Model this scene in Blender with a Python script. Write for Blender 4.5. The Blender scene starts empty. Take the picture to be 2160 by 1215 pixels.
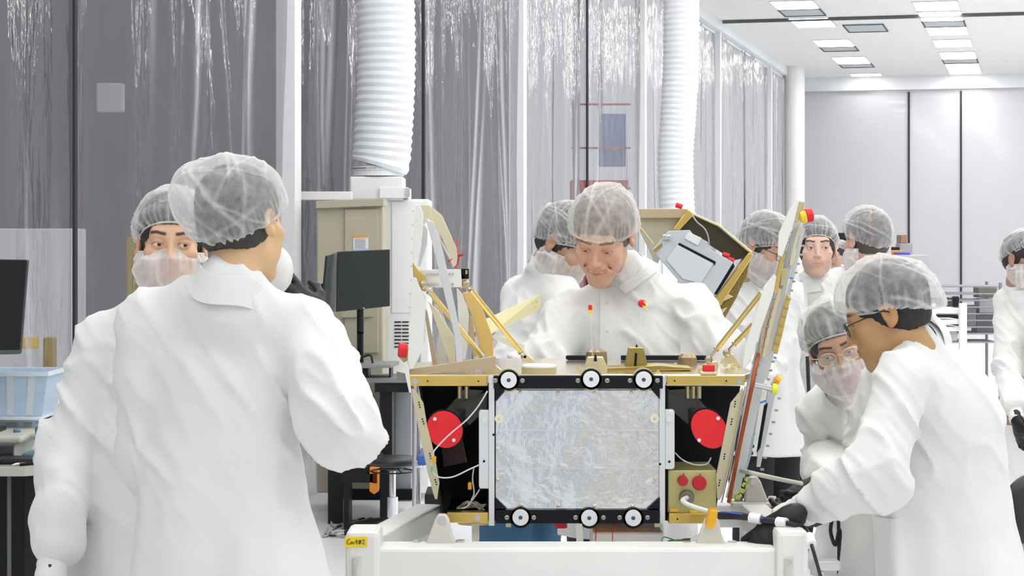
import bpy, math, random
import numpy as np
from mathutils import Vector, Matrix
random.seed(7); np.random.seed(7)
S = bpy.context.scene
COL = S.collection
R = math.radians

# ------------------------------------------------------------ camera, world, exposure
F, CX, HY, CZ = 4300.0, 1080.0, 517.0, 1.62      # focal length in px of a 2160 px wide frame, principal column, horizon row, eye height
def P(x, y, Y):                                   # photograph pixel + distance -> point of the place
    return Vector(((x-CX)*Y/F, Y, CZ-(y-HY)*Y/F))
cam_d = bpy.data.cameras.new('camera'); cam = bpy.data.objects.new('camera', cam_d); COL.objects.link(cam)
cam.location = (0, 0, CZ); cam.rotation_euler = (R(90), 0, 0)
cam_d.sensor_width = 36; cam_d.lens = F/2160*36; cam_d.shift_y = -(607.5-HY)/2160
cam_d.clip_end = 200; cam_d.clip_start = 0.05
S.camera = cam
w = bpy.data.worlds.new('hall_light'); S.world = w; w.use_nodes = True
w.node_tree.nodes['Background'].inputs[0].default_value = (0.93, 0.965, 1.0, 1)
w.node_tree.nodes['Background'].inputs[1].default_value = 0.74
S.view_settings.view_transform = 'Standard'; S.view_settings.look = 'None'
S.view_settings.exposure = 0.08; S.view_settings.gamma = 1
S.view_settings.use_curve_mapping = False
S.cycles.max_bounces = 8; S.cycles.transparent_max_bounces = 16
S.cycles.sample_clamp_indirect = 6

# room frame: D runs along the room's length, E to its right
TH = math.atan2(1115, F)
Dv = Vector((math.sin(TH), math.cos(TH), 0)); Ev = Vector((math.cos(TH), -math.sin(TH), 0))
def RP(e, d, z): return Ev*e + Dv*d + Vector((0, 0, z))
WL, HC, DEND = 4.4, 4.77, 38.6

# ------------------------------------------------------------ materials
MATS = {}
def mat(name, col, rough=0.5, metal=0.0, bump=0, bscale=60, noise=0, nscale=8, emit=None, coat=0, alpha=1, spec=None, stretch=None, attr=None, trans=0):
    if name in MATS: return MATS[name]
    m = bpy.data.materials.new(name); m.use_nodes = True
    nt = m.node_tree; b = nt.nodes['Principled BSDF']
    b.inputs['Base Color'].default_value = (*col, 1); b.inputs['Roughness'].default_value = rough
    b.inputs['Metallic'].default_value = metal; b.inputs['Alpha'].default_value = alpha
    b.inputs['Coat Weight'].default_value = coat
    if trans: b.inputs['Transmission Weight'].default_value = trans
    if spec is not None: b.inputs['Specular IOR Level'].default_value = spec
    tc = nt.nodes.new('ShaderNodeTexCoord'); mp = nt.nodes.new('ShaderNodeMapping')
    nt.links.new(tc.outputs['Object'], mp.inputs[0])
    if stretch: mp.inputs['Scale'].default_value = stretch
    if noise or True:
        n = nt.nodes.new('ShaderNodeTexNoise'); n.inputs['Scale'].default_value = nscale; n.inputs['Detail'].default_value = 5
        nt.links.new(mp.outputs[0], n.inputs[0])
        mx = nt.nodes.new('ShaderNodeMix'); mx.data_type = 'RGBA'; mx.blend_type = 'MULTIPLY'
        k = noise or 0.04
        mx.inputs[0].default_value = 1.0
        cr = nt.nodes.new('ShaderNodeMapRange'); cr.inputs[1].default_value = .3; cr.inputs[2].default_value = .7
        cr.inputs[3].default_value = 1-k; cr.inputs[4].default_value = 1
        nt.links.new(n.outputs[0], cr.inputs[0])
        nt.links.new(cr.outputs[0], mx.inputs[7])
        if attr:
            at = nt.nodes.new('ShaderNodeAttribute'); at.attribute_name = attr
            nt.links.new(at.outputs['Color'], mx.inputs[6])
        else: mx.inputs[6].default_value = (*col, 1)
        nt.links.new(mx.outputs[2], b.inputs['Base Color'])
    if bump:
        n2 = nt.nodes.new('ShaderNodeTexNoise'); n2.inputs['Scale'].default_value = bscale; n2.inputs['Detail'].default_value = 4
        nt.links.new(mp.outputs[0], n2.inputs[0])
        bp = nt.nodes.new('ShaderNodeBump'); bp.inputs['Strength'].default_value = 1; bp.inputs['Distance'].default_value = bump
        nt.links.new(n2.outputs[0], bp.inputs['Height']); nt.links.new(bp.outputs[0], b.inputs['Normal'])
    if emit:
        b.inputs['Emission Color'].default_value = (1, 1, 1, 1) if emit is True else (*emit[:3], 1)
        b.inputs['Emission Strength'].default_value = 1.0 if emit is True else emit[3]
    MATS[name] = m
    return m
def veil(name, col, cover, scale=18, stretch=(1, 1, 1), lo=.5, thr=.5):
    """thin see-through cloth: part of it lets the view through, its creases less so"""
    if name in MATS: return MATS[name]
    m = bpy.data.materials.new(name); m.use_nodes = True; nt = m.node_tree
    for n in list(nt.nodes): nt.nodes.remove(n)
    out = nt.nodes.new('ShaderNodeOutputMaterial'); mix = nt.nodes.new('ShaderNodeMixShader')
    tr = nt.nodes.new('ShaderNodeBsdfTransparent'); di = nt.nodes.new('ShaderNodeBsdfDiffuse'); tl = nt.nodes.new('ShaderNodeBsdfTranslucent')
    m2 = nt.nodes.new('ShaderNodeMixShader'); m2.inputs[0].default_value = .3
    di.inputs[0].default_value = (*col, 1); tl.inputs[0].default_value = (*col, 1)
    nt.links.new(di.outputs[0], m2.inputs[1]); nt.links.new(tl.outputs[0], m2.inputs[2])
    tc = nt.nodes.new('ShaderNodeTexCoord'); mp = nt.nodes.new('ShaderNodeMapping'); mp.inputs['Scale'].default_value = stretch
    nt.links.new(tc.outputs['Object'], mp.inputs[0])
    n = nt.nodes.new('ShaderNodeTexNoise'); n.inputs['Scale'].default_value = scale; n.inputs['Detail'].default_value = 6
    nt.links.new(mp.outputs[0], n.inputs[0])
    # doubled cloth along the creases (a mesh attribute) hides more than the single layer between them
    at = nt.nodes.new('ShaderNodeAttribute'); at.attribute_name = 'crease'
    ns = nt.nodes.new('ShaderNodeMapRange'); ns.inputs[1].default_value = .3; ns.inputs[2].default_value = .7; ns.inputs[3].default_value = cover-.07; ns.inputs[4].default_value = cover+.09
    nt.links.new(n.outputs[0], ns.inputs[0])
    cm_ = nt.nodes.new('ShaderNodeMath'); cm_.operation = 'MULTIPLY'; cm_.inputs[1].default_value = .38; nt.links.new(at.outputs['Fac'], cm_.inputs[0])
    mr = nt.nodes.new('ShaderNodeMath'); mr.operation = 'ADD'; nt.links.new(ns.outputs[0], mr.inputs[0]); nt.links.new(cm_.outputs[0], mr.inputs[1])
    lw = nt.nodes.new('ShaderNodeLayerWeight'); lw.inputs[0].default_value = .3
    ad = nt.nodes.new('ShaderNodeMath'); ad.operation = 'ADD'; ad.use_clamp = True
    ml = nt.nodes.new('ShaderNodeMath'); ml.operation = 'MULTIPLY'; ml.inputs[1].default_value = .5
    nt.links.new(lw.outputs['Facing'], ml.inputs[0]); nt.links.new(mr.outputs[0], ad.inputs[0]); nt.links.new(ml.outputs[0], ad.inputs[1])
    nt.links.new(ad.outputs[0], mix.inputs[0]); nt.links.new(tr.outputs[0], mix.inputs[1]); nt.links.new(m2.outputs[0], mix.inputs[2])
    nt.links.new(mix.outputs[0], out.inputs[0])
    MATS[name] = m; return m

M_coat = lambda: mat('coat_cloth', (.76, .76, .745), .75, bump=.0006, bscale=420, spec=.2)
M_white = lambda: mat('white_enamel', (.83, .84, .85), .35)
M_gold = lambda: mat('gold_anodised', (.80, .57, .17), .28, 1, noise=.15, nscale=14)
M_pale = lambda: mat('pale_gold', (.80, .70, .46), .38, .75, noise=.1, nscale=10)
M_tan = lambda: mat('tan_metal', (.56, .48, .28), .45, .25)
M_black = lambda: mat('black_plastic', (.007, .008, .010), .45, spec=.3)
M_blackm = lambda: mat('black_metal', (.004, .005, .009), .5, spec=.25)
M_steel = lambda: mat('bare_steel', (.62, .62, .63), .25, 1)
M_alu = lambda: mat('white_aluminium', (.80, .81, .80), .38, .25)
M_red = lambda: mat('red_cover', (.72, .012, .02), .5)
M_yel = lambda: mat('yellow_plastic', (.86, .62, .04), .4)
M_glove = lambda: mat('black_glove', (.009, .011, .012), .5, spec=.35, bump=.0008, bscale=160)

# ------------------------------------------------------------ mesh helpers
ROOT = {}
def base_of(parent):
    o = parent
    while o is not None and o.parent is not None: o = o.parent
    return ROOT[o.name] if o is not None and o.name in ROOT else Vector((0, 0, 0))
def mk(name, V, Fc, m, parent=None, smooth=False, bevel=0, cols=None, midx=None, crease=None):
    V = np.asarray(V, dtype=np.float64).reshape(-1, 3)
    if parent is not None: L = base_of(parent)
    else:
        L = Vector(((V[:, 0].min()+V[:, 0].max())/2, (V[:, 1].min()+V[:, 1].max())/2, V[:, 2].min()))
    V = V-np.array(L)
    me = bpy.data.meshes.new(name)
    if isinstance(Fc, np.ndarray) and Fc.ndim == 2:
        nf, k = Fc.shape
        me.vertices.add(len(V)); me.vertices.foreach_set('co', V.astype(np.float32).ravel())
        me.loops.add(nf*k); me.loops.foreach_set('vertex_index', Fc.astype(np.int32).ravel())
        me.polygons.add(nf); me.polygons.foreach_set('loop_start', np.arange(0, nf*k, k, dtype=np.int32))
        me.update(calc_edges=True)
    else: me.from_pydata(V.tolist(), [], [list(f) for f in Fc])
    for mm in (m if isinstance(m, (list, tuple)) else [m]): me.materials.append(mm)
    if midx is not None: me.polygons.foreach_set('material_index', np.asarray(midx, dtype=np.int32))
    if smooth: me.polygons.foreach_set('use_smooth', [True]*len(me.polygons))
    if cols is not None:
        ca = me.color_attributes.new('tint', 'FLOAT_COLOR', 'POINT')
        c4 = np.ones((len(V), 4), dtype=np.float32); c4[:, :3] = cols
        ca.data.foreach_set('color', c4.ravel())
    if crease is not None:
        ca = me.attributes.new('crease', 'FLOAT', 'POINT'); ca.data.foreach_set('value', np.asarray(crease, dtype=np.float32).ravel())
    me.validate(); me.update()
    o = bpy.data.objects.new(name, me); COL.objects.link(o)
    if parent is not None: o.parent = parent
    else: o.location = L; ROOT[o.name] = L.copy()
    if bevel:
        b = o.modifiers.new('bevel', 'BEVEL'); b.width = bevel; b.segments = 2; b.limit_method = 'ANGLE'
    return o
def tag(o, label, cat, group=None, kind=None):
    o['label'] = label; o['category'] = cat
    if group: o['group'] = group
    if kind: o['kind'] = kind
    return o
def struct(o): o['kind'] = 'structure'; return o
def root(name, loc, label=None, cat=None, group=None):
    o = bpy.data.objects.new(name, None); COL.objects.link(o); o.location = loc; o.empty_display_size = .1
    ROOT[o.name] = Vector(loc)
    if label: tag(o, label, cat, group)
    return o
class B:
    """collects simple solids into one mesh"""
    def __init__(s): s.V = []; s.F = []
    def add(s, V, Fc):
        n = len(s.V); s.V += [tuple(v) for v in V]; s.F += [tuple(i+n for i in f) for f in Fc]; return s
    def box(s, lo, hi, fr=None):
        V = [(x, y, z) for x in (lo[0], hi[0]) for y in (lo[1], hi[1]) for z in (lo[2], hi[2])]
        if fr: V = [fr(*v) for v in V]
        return s.add(V, [(0, 1, 3, 2), (4, 6, 7, 5), (0, 4, 5, 1), (2, 3, 7, 6), (0, 2, 6, 4), (1, 5, 7, 3)])
    def pbox(s, x0, y0, x1, y1, Y, th):          # box whose near face fills a pixel rectangle at distance Y
        a, b = P(x0, y1, Y), P(x1, y0, Y); return s.box((a.x, Y, a.z), (b.x, Y+th, b.z))
    def poly(s, pts, th=None, off=None):          # 3-D polygon extruded by a vector
        pts = [Vector(p) for p in pts]; n = len(pts)
        if off is None:
            nn = Vector((0, 0, 0))
            for i in range(n): nn += (pts[i]-pts[0]).cross(pts[(i+1) % n]-pts[0])
            nn.normalize()
            if nn.y < 0: nn = -nn
            off = nn*th
        off = Vector(off)
        V = pts+[p+off for p in pts]
        return s.add(V, [tuple(range(n))[::-1], tuple(range(n, 2*n))]+[(i, (i+1) % n, n+(i+1) % n, n+i) for i in range(n)])
    def plate(s, px, Y, th):                      # outline in pixels at distance Y (or x,y,Y triples), th metres deep
        return s.poly([P(p[0], p[1], p[2] if len(p) > 2 else Y) for p in px], off=(0, th, 0))
    def cyl(s, a, b, ra, rb=None, n=16, cap=True):
        a = Vector(a); b = Vector(b); rb = ra if rb is None else rb
        d = (b-a).normalized(); u = d.orthogonal().normalized(); v = d.cross(u)
        V = []
        for c, r in ((a, ra), (b, rb)):
            for i in range(n):
                t = 2*math.pi*i/n; V.append(c+u*(math.cos(t)*r)+v*(math.sin(t)*r))
        Fc = [(i, (i+1) % n, n+(i+1) % n, n+i) for i in range(n)]
        if cap: Fc += [tuple(range(n))[::-1], tuple(range(n, 2*n))]
        return s.add(V, Fc)
    def lathe(s, a, axis, prof, n=24):            # prof: (distance along axis, radius)
        a = Vector(a); d = Vector(axis).normalized(); u = d.orthogonal().normalized(); v = d.cross(u)
        V = []
        for h, r in prof:
            for i in range(n):
                t = 2*math.pi*i/n; V.append(a+d*h+u*(math.cos(t)*r)+v*(math.sin(t)*r))
        Fc = []
        for k in range(len(prof)-1):
            for i in range(n): Fc.append((k*n+i, k*n+(i+1) % n, (k+1)*n+(i+1) % n, (k+1)*n+i))
        Fc += [tuple(range(n))[::-1], tuple(range((len(prof)-1)*n, len(prof)*n))]
        return s.add(V, Fc)
    def tube(s, pts, r, n=8, rs=None):
        pts = [Vector(p) for p in pts]; m = len(pts); up = None; V = []
        for i, p in enumerate(pts):
            t = (pts[min(i+1, m-1)]-pts[max(i-1, 0)]).normalized()
            if up is None: up = t.orthogonal().normalized()
            up = (up-t*up.dot(t)).normalized(); v = t.cross(up); rr = rs[i] if rs else r
            for k in range(n):
                a = 2*math.pi*k/n; V.append(p+up*(math.cos(a)*rr)+v*(math.sin(a)*rr))
        Fc = []
        for i in range(m-1):
            for k in range(n): Fc.append((i*n+k, i*n+(k+1) % n, (i+1)*n+(k+1) % n, (i+1)*n+k))
        Fc += [tuple(range(n))[::-1], tuple(range((m-1)*n, m*n))]
        return s.add(V, Fc)
    def out(s, name, m, parent=None, smooth=False, bevel=0): return mk(name, s.V, s.F, m, parent, smooth, bevel)
def spline(pts, n=8):
    pts = [Vector(p) for p in pts]; q = [pts[0]]+pts+[pts[-1]]; r = []
    for i in range(1, len(q)-2):
        for k in range(n):
            t = k/n; a, b, c, d = q[i-1], q[i], q[i+1], q[i+2]
            r.append(.5*((2*b)+(c-a)*t+(2*a-5*b+4*c-d)*t*t+(3*b-a-3*c+d)*t**3))
    r.append(pts[-1]); return r

# ------------------------------------------------------------ noise and surface extraction
_H = np.random.RandomState(3).rand(64, 64, 64).astype(np.float32)
def vnoise(p):
    p = np.asarray(p); i = np.floor(p).astype(int); f = p-i; f = f*f*(3-2*f); i &= 63; j = (i+1) & 63
    def g(a, b, c): return _H[a, b, c]
    x0, y0, z0 = i.T; x1, y1, z1 = j.T; fx, fy, fz = f.T
    a = g(x0, y0, z0)*(1-fx)+g(x1, y0, z0)*fx; b = g(x0, y1, z0)*(1-fx)+g(x1, y1, z0)*fx
    c = g(x0, y0, z1)*(1-fx)+g(x1, y0, z1)*fx; d = g(x0, y1, z1)*(1-fx)+g(x1, y1, z1)*fx
    return ((a*(1-fy)+b*fy)*(1-fz)+(c*(1-fy)+d*fy)*fz)*2-1
def ridge(p): return 1-np.abs(vnoise(p))*2.0
class SDF:
    def __init__(s): s.ops = []
    def cone(s, a, b, ra, rb, k=.02, op='+', sq=None):
        a = np.array(a, float); b = np.array(b, float); r = max(ra, rb)
        s.ops.append(('c', a, b, ra, rb, k, op, sq, np.minimum(a, b)-r, np.maximum(a, b)+r)); return s
    def ell(s, c, r, k=.02, op='+', rot=None):
        c = np.array(c, float); r = np.array(r, float); m = r.max()
        s.ops.append(('e', c, r, rot, None, k, op, None, c-m, c+m)); return s
    def half(s, n, d):                            # keep the side where p.n > d
        s.ops.append(('h', np.array(n, float), d, None, None, 0, 'cut', None, None, None)); return s
    def build(s, h):
        bs = [o for o in s.ops if o[6] == '+']
        lo = np.min([o[8] for o in bs], 0)-3*h; hi = np.max([o[9] for o in bs], 0)+3*h
        n = np.ceil((hi-lo)/h).astype(int)+1
        ax = [(lo[i]+h*np.arange(n[i])).astype(np.float32) for i in range(3)]
        A = np.full(n, 1.0, np.float32)
        for o in s.ops:
            if o[0] == 'h':
                d = o[2]-(ax[0][:, None, None]*o[1][0]+ax[1][None, :, None]*o[1][1]+ax[2][None, None, :]*o[1][2])
                A = np.maximum(A, d); continue
            mg = o[5]+3*h
            i0 = np.clip(np.floor((o[8]-mg-lo)/h).astype(int), 0, n); i1 = np.clip(np.ceil((o[9]+mg-lo)/h).astype(int)+1, 0, n)
            if (i1 <= i0).any(): continue
            sl = tuple(slice(i0[i], i1[i]) for i in range(3))
            X = ax[0][sl[0]][:, None, None]; Y = ax[1][sl[1]][None, :, None]; Z = ax[2][sl[2]][None, None, :]
            if o[0] == 'c':
                a, b, ra, rb = o[1:5]; ab = b-a
                x, y, z = X-a[0], Y-a[1], Z-a[2]
                L2 = max(float(ab@ab), 1e-12)
                t = np.clip((x*ab[0]+y*ab[1]+z*ab[2])/L2, 0, 1)
                x, y, z = x-t*ab[0], y-t*ab[1], z-t*ab[2]
                if o[7]:
                    dv, fc = o[7]; q = (x*dv[0]+y*dv[1]+z*dv[2])*(1/fc-1)
                    x, y, z = x+q*dv[0], y+q*dv[1], z+q*dv[2]
                d = np.sqrt(x*x+y*y+z*z)-(ra+(rb-ra)*t)
                if o[7]: d = d*.75
            else:
                c, r, rot = o[1:4]; x, y, z = X-c[0], Y-c[1], Z-c[2]
                if rot is not None:
                    m = np.array(rot.to_3x3().transposed()) if hasattr(rot, 'to_3x3') else rot
                    x, y, z = m[0][0]*x+m[0][1]*y+m[0][2]*z, m[1][0]*x+m[1][1]*y+m[1][2]*z, m[2][0]*x+m[2][1]*y+m[2][2]*z
                k0 = np.sqrt((x/r[0])**2+(y/r[1])**2+(z/r[2])**2); k1 = np.sqrt((x/r[0]**2)**2+(y/r[1]**2)**2+(z/r[2]**2)**2)+1e-9
                d = k0*(k0-1)/k1
            k = max(o[5], 1e-5); cur = A[sl]
            if o[6] == '+':
                hh = np.maximum(k-np.abs(cur-d), 0)/k; A[sl] = np.minimum(cur, d)-hh*hh*k*.25
            else:
                d = -d; hh = np.maximum(k-np.abs(cur-d), 0)/k; A[sl] = np.maximum(cur, d)+hh*hh*k*.25
        # surface nets
        sg = A < 0
        cnt = np.zeros(n-1, np.int8)
        for dx in (0, 1):
            for dy in (0, 1):
                for dz in (0, 1): cnt += sg[dx:n[0]-1+dx, dy:n[1]-1+dy, dz:n[2]-1+dz]
        cell = np.argwhere((cnt > 0) & (cnt < 8))
        idx = np.full(n-1, -1, np.int64); idx[tuple(cell.T)] = np.arange(len(cell))
        acc = np.zeros((len(cell), 3)); cn = np.zeros(len(cell))
        cs = [(0, 0, 0), (1, 0, 0), (0, 1, 0), (1, 1, 0), (0, 0, 1), (1, 0, 1), (0, 1, 1), (1, 1, 1)]
        vals = [A[tuple((cell+np.array(c)).T)] for c in cs]
        for i in range(8):
            for j in range(i+1, 8):
                if sum(abs(cs[i][k]-cs[j][k]) for k in range(3)) != 1: continue
                va, vb = vals[i], vals[j]; m = (va < 0) != (vb < 0)
                t = (va/(va-vb+1e-20))[m][:, None]
                acc[m] += np.array(cs[i])+t*(np.array(cs[j])-np.array(cs[i])); cn[m] += 1
        V = lo+h*(cell+acc/cn[:, None])
        Q = []
        for a in range(3):
            b, c = (a+1) % 3, (a+2) % 3
            s0 = [slice(1, n[k]-1) for k in range(3)]; s1 = list(s0); s0[a] = slice(0, n[a]-1); s1[a] = slice(1, n[a])
            p, q = sg[tuple(s0)], sg[tuple(s1)]
            for flag in (True, False):
                e = np.argwhere((p & ~q) if flag else (~p & q))
                if not len(e): continue
                o0 = e.copy(); 
                for k in range(3):
                    if k != a: o0[:, k] += 1
                def g(db, dc):
                    t = o0.copy(); t[:, b] -= db; t[:, c] -= dc; return idx[tuple(t.T)]
                qd = np.stack([g(1, 1), g(0, 1), g(0, 0), g(1, 0)], 1)
                Q.append(qd if flag else qd[:, ::-1])
        return V, np.concatenate(Q)
def vnormals(V, Q):
    a, b, c, d = (V[Q[:, i]] for i in range(4)); nf = np.cross(c-a, d-b)
    N = np.zeros_like(V)
    for i in range(4): np.add.at(N, Q[:, i], nf)
    return N/(np.linalg.norm(N, axis=1)[:, None]+1e-12)
def relax(V, Q, it=1, k=.5):
    for _ in range(it):
        A = np.zeros_like(V); c = np.zeros(len(V))
        for i in range(4):
            for j in (1, 3):
                np.add.at(A, Q[:, i], V[Q[:, (i+j) % 4]]); np.add.at(c, Q[:, i], 1)
        V = V*(1-k)+k*A/c[:, None]
    return V

# ------------------------------------------------------------ the room
def room():
    g_floor = mat('floor_vinyl', (.91, .92, .93), .22, noise=.05, nscale=.6)
    b = B(); b.box((-14, -12, -.1), (30, 46, 0), lambda e, d, z: RP(e, d, z)); struct(b.out('floor', g_floor))
    g_ceil = mat('ceiling_panel', (.85, .85, .845), .7)
    b = B(); b.box((-WL-.1, 1, HC), (4.7, DEND+.3, HC+.1), lambda e, d, z: RP(e, d, z)); struct(b.out('ceiling', g_ceil))
    wm = mat('wall_vinyl', (.60, .60, .63), .22, noise=.03, nscale=1.5, bump=.01, bscale=1.6, coat=.3)
    b = B(); b.box((-WL-.2, DEND, 0), (4.7, DEND+.15, HC), lambda e, d, z: RP(e, d, z)); struct(b.out('wall_far', wm))
    # hall seen through the clear curtains
    b = B(); b.box((-12.2, -6, 0), (-12, 46, 8), lambda e, d, z: RP(e, d, z)); struct(b.out('wall_left', mat('hall_wall', (.23, .212, .236), .8, noise=.25, nscale=.5)))
    # posts
    white = mat('post_paint', (.80, .815, .83), .4)
    k = 0
    ks = [.000353+.0002775*i for i in range(7)]
    for q in ks[:6]:
        Y = F*WL/(math.cos(TH))*q; s = (Y-WL*math.sin(TH))/math.cos(TH); k += 1
        b = B(); b.box((-WL-.06, s-.055, 0), (-WL+.06, s+.055, HC-.16), RP)
        struct(b.out('trim_%d' % k, white))
    b = B(); b.box((-WL-.07, 3, HC-.16), (-WL+.09, DEND, HC), RP); k += 1; struct(b.out('trim_%d' % k, white))
    # far wall head beam, joints, track across the ceiling
    b = B(); b.box((-WL, DEND-.12, HC-.26), (4.7, DEND, HC), RP); k += 1; struct(b.out('trim_%d' % k, white))
    dk = mat('dark_gap', (.02, .025, .03), .5)
    def dcoord(x, y, lv): pass
    for px in (1917, 2027):
        # intersection with the far wall plane
        r = Vector(((px-CX)/F, 1, 0)); t = (DEND-.03)/r.dot(Dv); e = (r*t).dot(Ev)
        b = B(); b.box((e-.018, DEND-.035, 0), (e+.018, DEND-.001, HC-.3), RP); k += 1; struct(b.out('trim_%d' % k, dk))
    s4 = (F*WL/math.cos(TH)*ks[4]-WL*math.sin(TH))/math.cos(TH)
    b = B(); b.box((-WL, s4-.03, HC-.045), (4.7, s4+.02, HC-.001), RP); k += 1; struct(b.out('trim_%d' % k, mat('track', (.10, .11, .12), .5)))
    # column
    c = P(1676, 517, 36.0); b = B(); b.cyl((c.x, c.y, 0), (c.x, c.y, HC-.001), .178, n=32)
    o = b.out('column', mat('column_paint', (.80, .80, .79), .5), smooth=False); tag(o, 'thick round white column at the far end beside the curtain wall', 'column')
    # curtains
    def curtain_mat(nm, col, al, rough):
        m = mat(nm, col, rough, bump=.07, bscale=2.0, stretch=(1.6, 1.6, .32), alpha=al, spec=.9, noise=.15, nscale=2)
        nt = m.node_tree; bs = nt.nodes['Principled BSDF']; bs.inputs['IOR'].default_value = 1.8
        n = nt.nodes.new('ShaderNodeTexNoise'); n.inputs['Scale'].default_value = 7; n.inputs['Detail'].default_value = 3
        mp = [x for x in nt.nodes if x.type == 'MAPPING'][0]; nt.links.new(mp.outputs[0], n.inputs[0])
        bp1 = [x for x in nt.nodes if x.type == 'BUMP'][0]
        # reflected bright streaks put into colour and opacity along milky doubled folds
        at = nt.nodes.new('ShaderNodeAttribute'); at.attribute_name = 'crease'
        pc = [l.from_socket for l in nt.links if l.to_socket == bs.inputs['Base Color']][0]
        mc = nt.nodes.new('ShaderNodeMix'); mc.data_type = 'RGBA'; mc.inputs[7].default_value = (.62, .63, .67, 1)
        nt.links.new(at.outputs['Fac'], mc.inputs[0]); nt.links.new(pc, mc.inputs[6]); nt.links.new(mc.outputs[2], bs.inputs['Base Color'])
        am_ = nt.nodes.new('ShaderNodeMapRange'); am_.inputs[3].default_value = al; am_.inputs[4].default_value = min(1, al+.35)
        nt.links.new(at.outputs['Fac'], am_.inputs[0]); nt.links.new(am_.outputs[0], bs.inputs['Alpha'])
        bp = nt.nodes.new('ShaderNodeBump'); bp.inputs['Distance'].default_value = .014
        nt.links.new(n.outputs[0], bp.inputs['Height']); nt.links.new(bp1.outputs[0], bp.inputs['Normal']); nt.links.new(bp.outputs[0], bs.inputs['Normal'])
        return m
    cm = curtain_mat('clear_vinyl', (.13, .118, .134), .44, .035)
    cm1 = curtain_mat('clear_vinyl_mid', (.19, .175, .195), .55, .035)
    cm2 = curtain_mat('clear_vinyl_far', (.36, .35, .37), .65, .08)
    edge = mat('curtain_hem', (.03, .035, .045), .35)
    names = ['nearest bay of the left wall, behind the left desk', 'second bay, behind the two whispering people', 'third bay, behind the beige cabinet and wide duct',
             'fourth bay, between wide duct and second white post', 'fifth bay, just right of the second white post', 'sixth bay, in front of the red lift', 'seventh bay, left of the narrow duct',
             'eighth bay, behind the narrow duct', 'ninth bay, right of the narrow duct', 'tenth bay, next to the round column', 'eleventh bay, behind the round column']
    kk = []
    for i in range(6): kk += [ks[i], (ks[i]+ks[i+1])/2]
    for i in range(len(kk)-1):
        def s_of(q): return (F*WL/math.cos(TH)*q-WL*math.sin(TH))/math.cos(TH)
        s0, s1 = s_of(kk[i]), s_of(kk[i+1]); g = .06
        if i % 2 == 0: s0 += g; s1 -= .012
        else: s0 += .012; s1 -= g
        nu, nv = 330, 60; rs = np.random.RandomState(i+5)
        u = np.linspace(0, 1, nu); v = np.linspace(0, 1, nv)
        U, Vv = np.meshgrid(u, v, indexing='ij'); z = .04+Vv*(HC-.22)
        ss = s0+(s1-s0)*U
        A = np.zeros_like(U)
        for j in range(9):
            fr = rs.uniform(2, 14); A += rs.uniform(.3, 1)/fr*2.2*np.sin(U*fr*6.28*.5+rs.uniform(0, 6)+.9*np.sin(Vv*rs.uniform(1, 4)+rs.uniform(0, 6)))
        loose = .25+.9*np.clip(vnoise(np.stack([U*3+i*7.3, Vv*1.2, U*0], -1).reshape(-1, 3)).reshape(U.shape)+.3, 0, 1)
        cr = vnoise(np.stack([U*16+i*9, Vv*8, U*0+.5], -1).reshape(-1, 3)).reshape(U.shape)
        off = A*(.11 if i < 3 else .085 if i < 5 else .05)*loose+cr*.010+ .012*np.where(U > .9, (U-.9)*10, 0)
        fold_streak = np.zeros_like(U)
        for j in range([13, 17, 13, 12, 13, 16][i] if i < 6 else 9):      # long narrow folds hanging from the rail
            u0 = rs.uniform(.02, .98); sl = rs.uniform(-.10, .10); w_ = rs.uniform(.006, .022); am = rs.uniform(.012, .05)*(1 if i < 6 else .6); v0 = rs.uniform(-.3, .5); v1 = v0+rs.uniform(.4, 1.2)
            uc = u0+sl*(1-Vv)+.012*np.sin(Vv*rs.uniform(2, 6)+j); win = np.clip((Vv-v0)/.2, 0, 1)*np.clip((v1-Vv)/.3, 0, 1); ww = w_*(1+.8*(1-Vv))
            off = off+am*win*np.exp(-((U-uc)/ww)**2)*rs.choice([-1, 1])
            fold_streak = np.maximum(fold_streak, win*rs.uniform(.3, 1)*np.exp(-((U-uc-ww*.5)/(ww*.45))**2))
        se = U if i % 2 == 1 else 1-U; off = off*np.clip(se/.035, 0, 1)
        e = -WL-.02+off*.8
        pts = np.array(Ev)[None, None]*e[..., None]+np.array(Dv)[None, None]*ss[..., None]; pts[..., 2] = z
        I = np.arange(nu*nv).reshape(nu, nv)
        Q = np.stack([I[:-1, :-1], I[1:, :-1], I[1:, 1:], I[:-1, 1:]], -1).reshape(-1, 4)
        o = mk('vinyl_curtain', pts.reshape(-1, 3), Q, cm if i < 3 else cm1 if i < 6 else cm2, smooth=True, crease=fold_streak)
        tag(o, 'clear wavy vinyl curtain, '+names[i], 'curtain', 'clear vinyl curtains along the left wall')
        b = B(); e1 = nu-1 if i % 2 == 0 else 0
        hp = [Vector(pts[e1, j])+Ev*(.004 if i % 2 else .018) for j in range(0, nv, 3)]
        for a in range(len(hp)-1): b.cyl(hp[a], hp[a+1], .014 if i % 2 == 0 else .006, n=6)
        b.out('hem', edge, o)
        b = B(); b.box((-WL-.03, s0, HC-.2), (-WL+.0, s1, HC-.165), RP); b.out('top_rail', white, o)
    # ceiling panels
    em = mat('light_diffuser', (.95, .95, .95), .5, emit=(1, .985, .96, 11.0)); fr = mat('light_frame', (.6, .6, .6), .5)
    gm = mat('return_grille', (.50, .53, .55), .5)
    def yd(y): return F*(HC-CZ)/(517-y)*1.0
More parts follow.
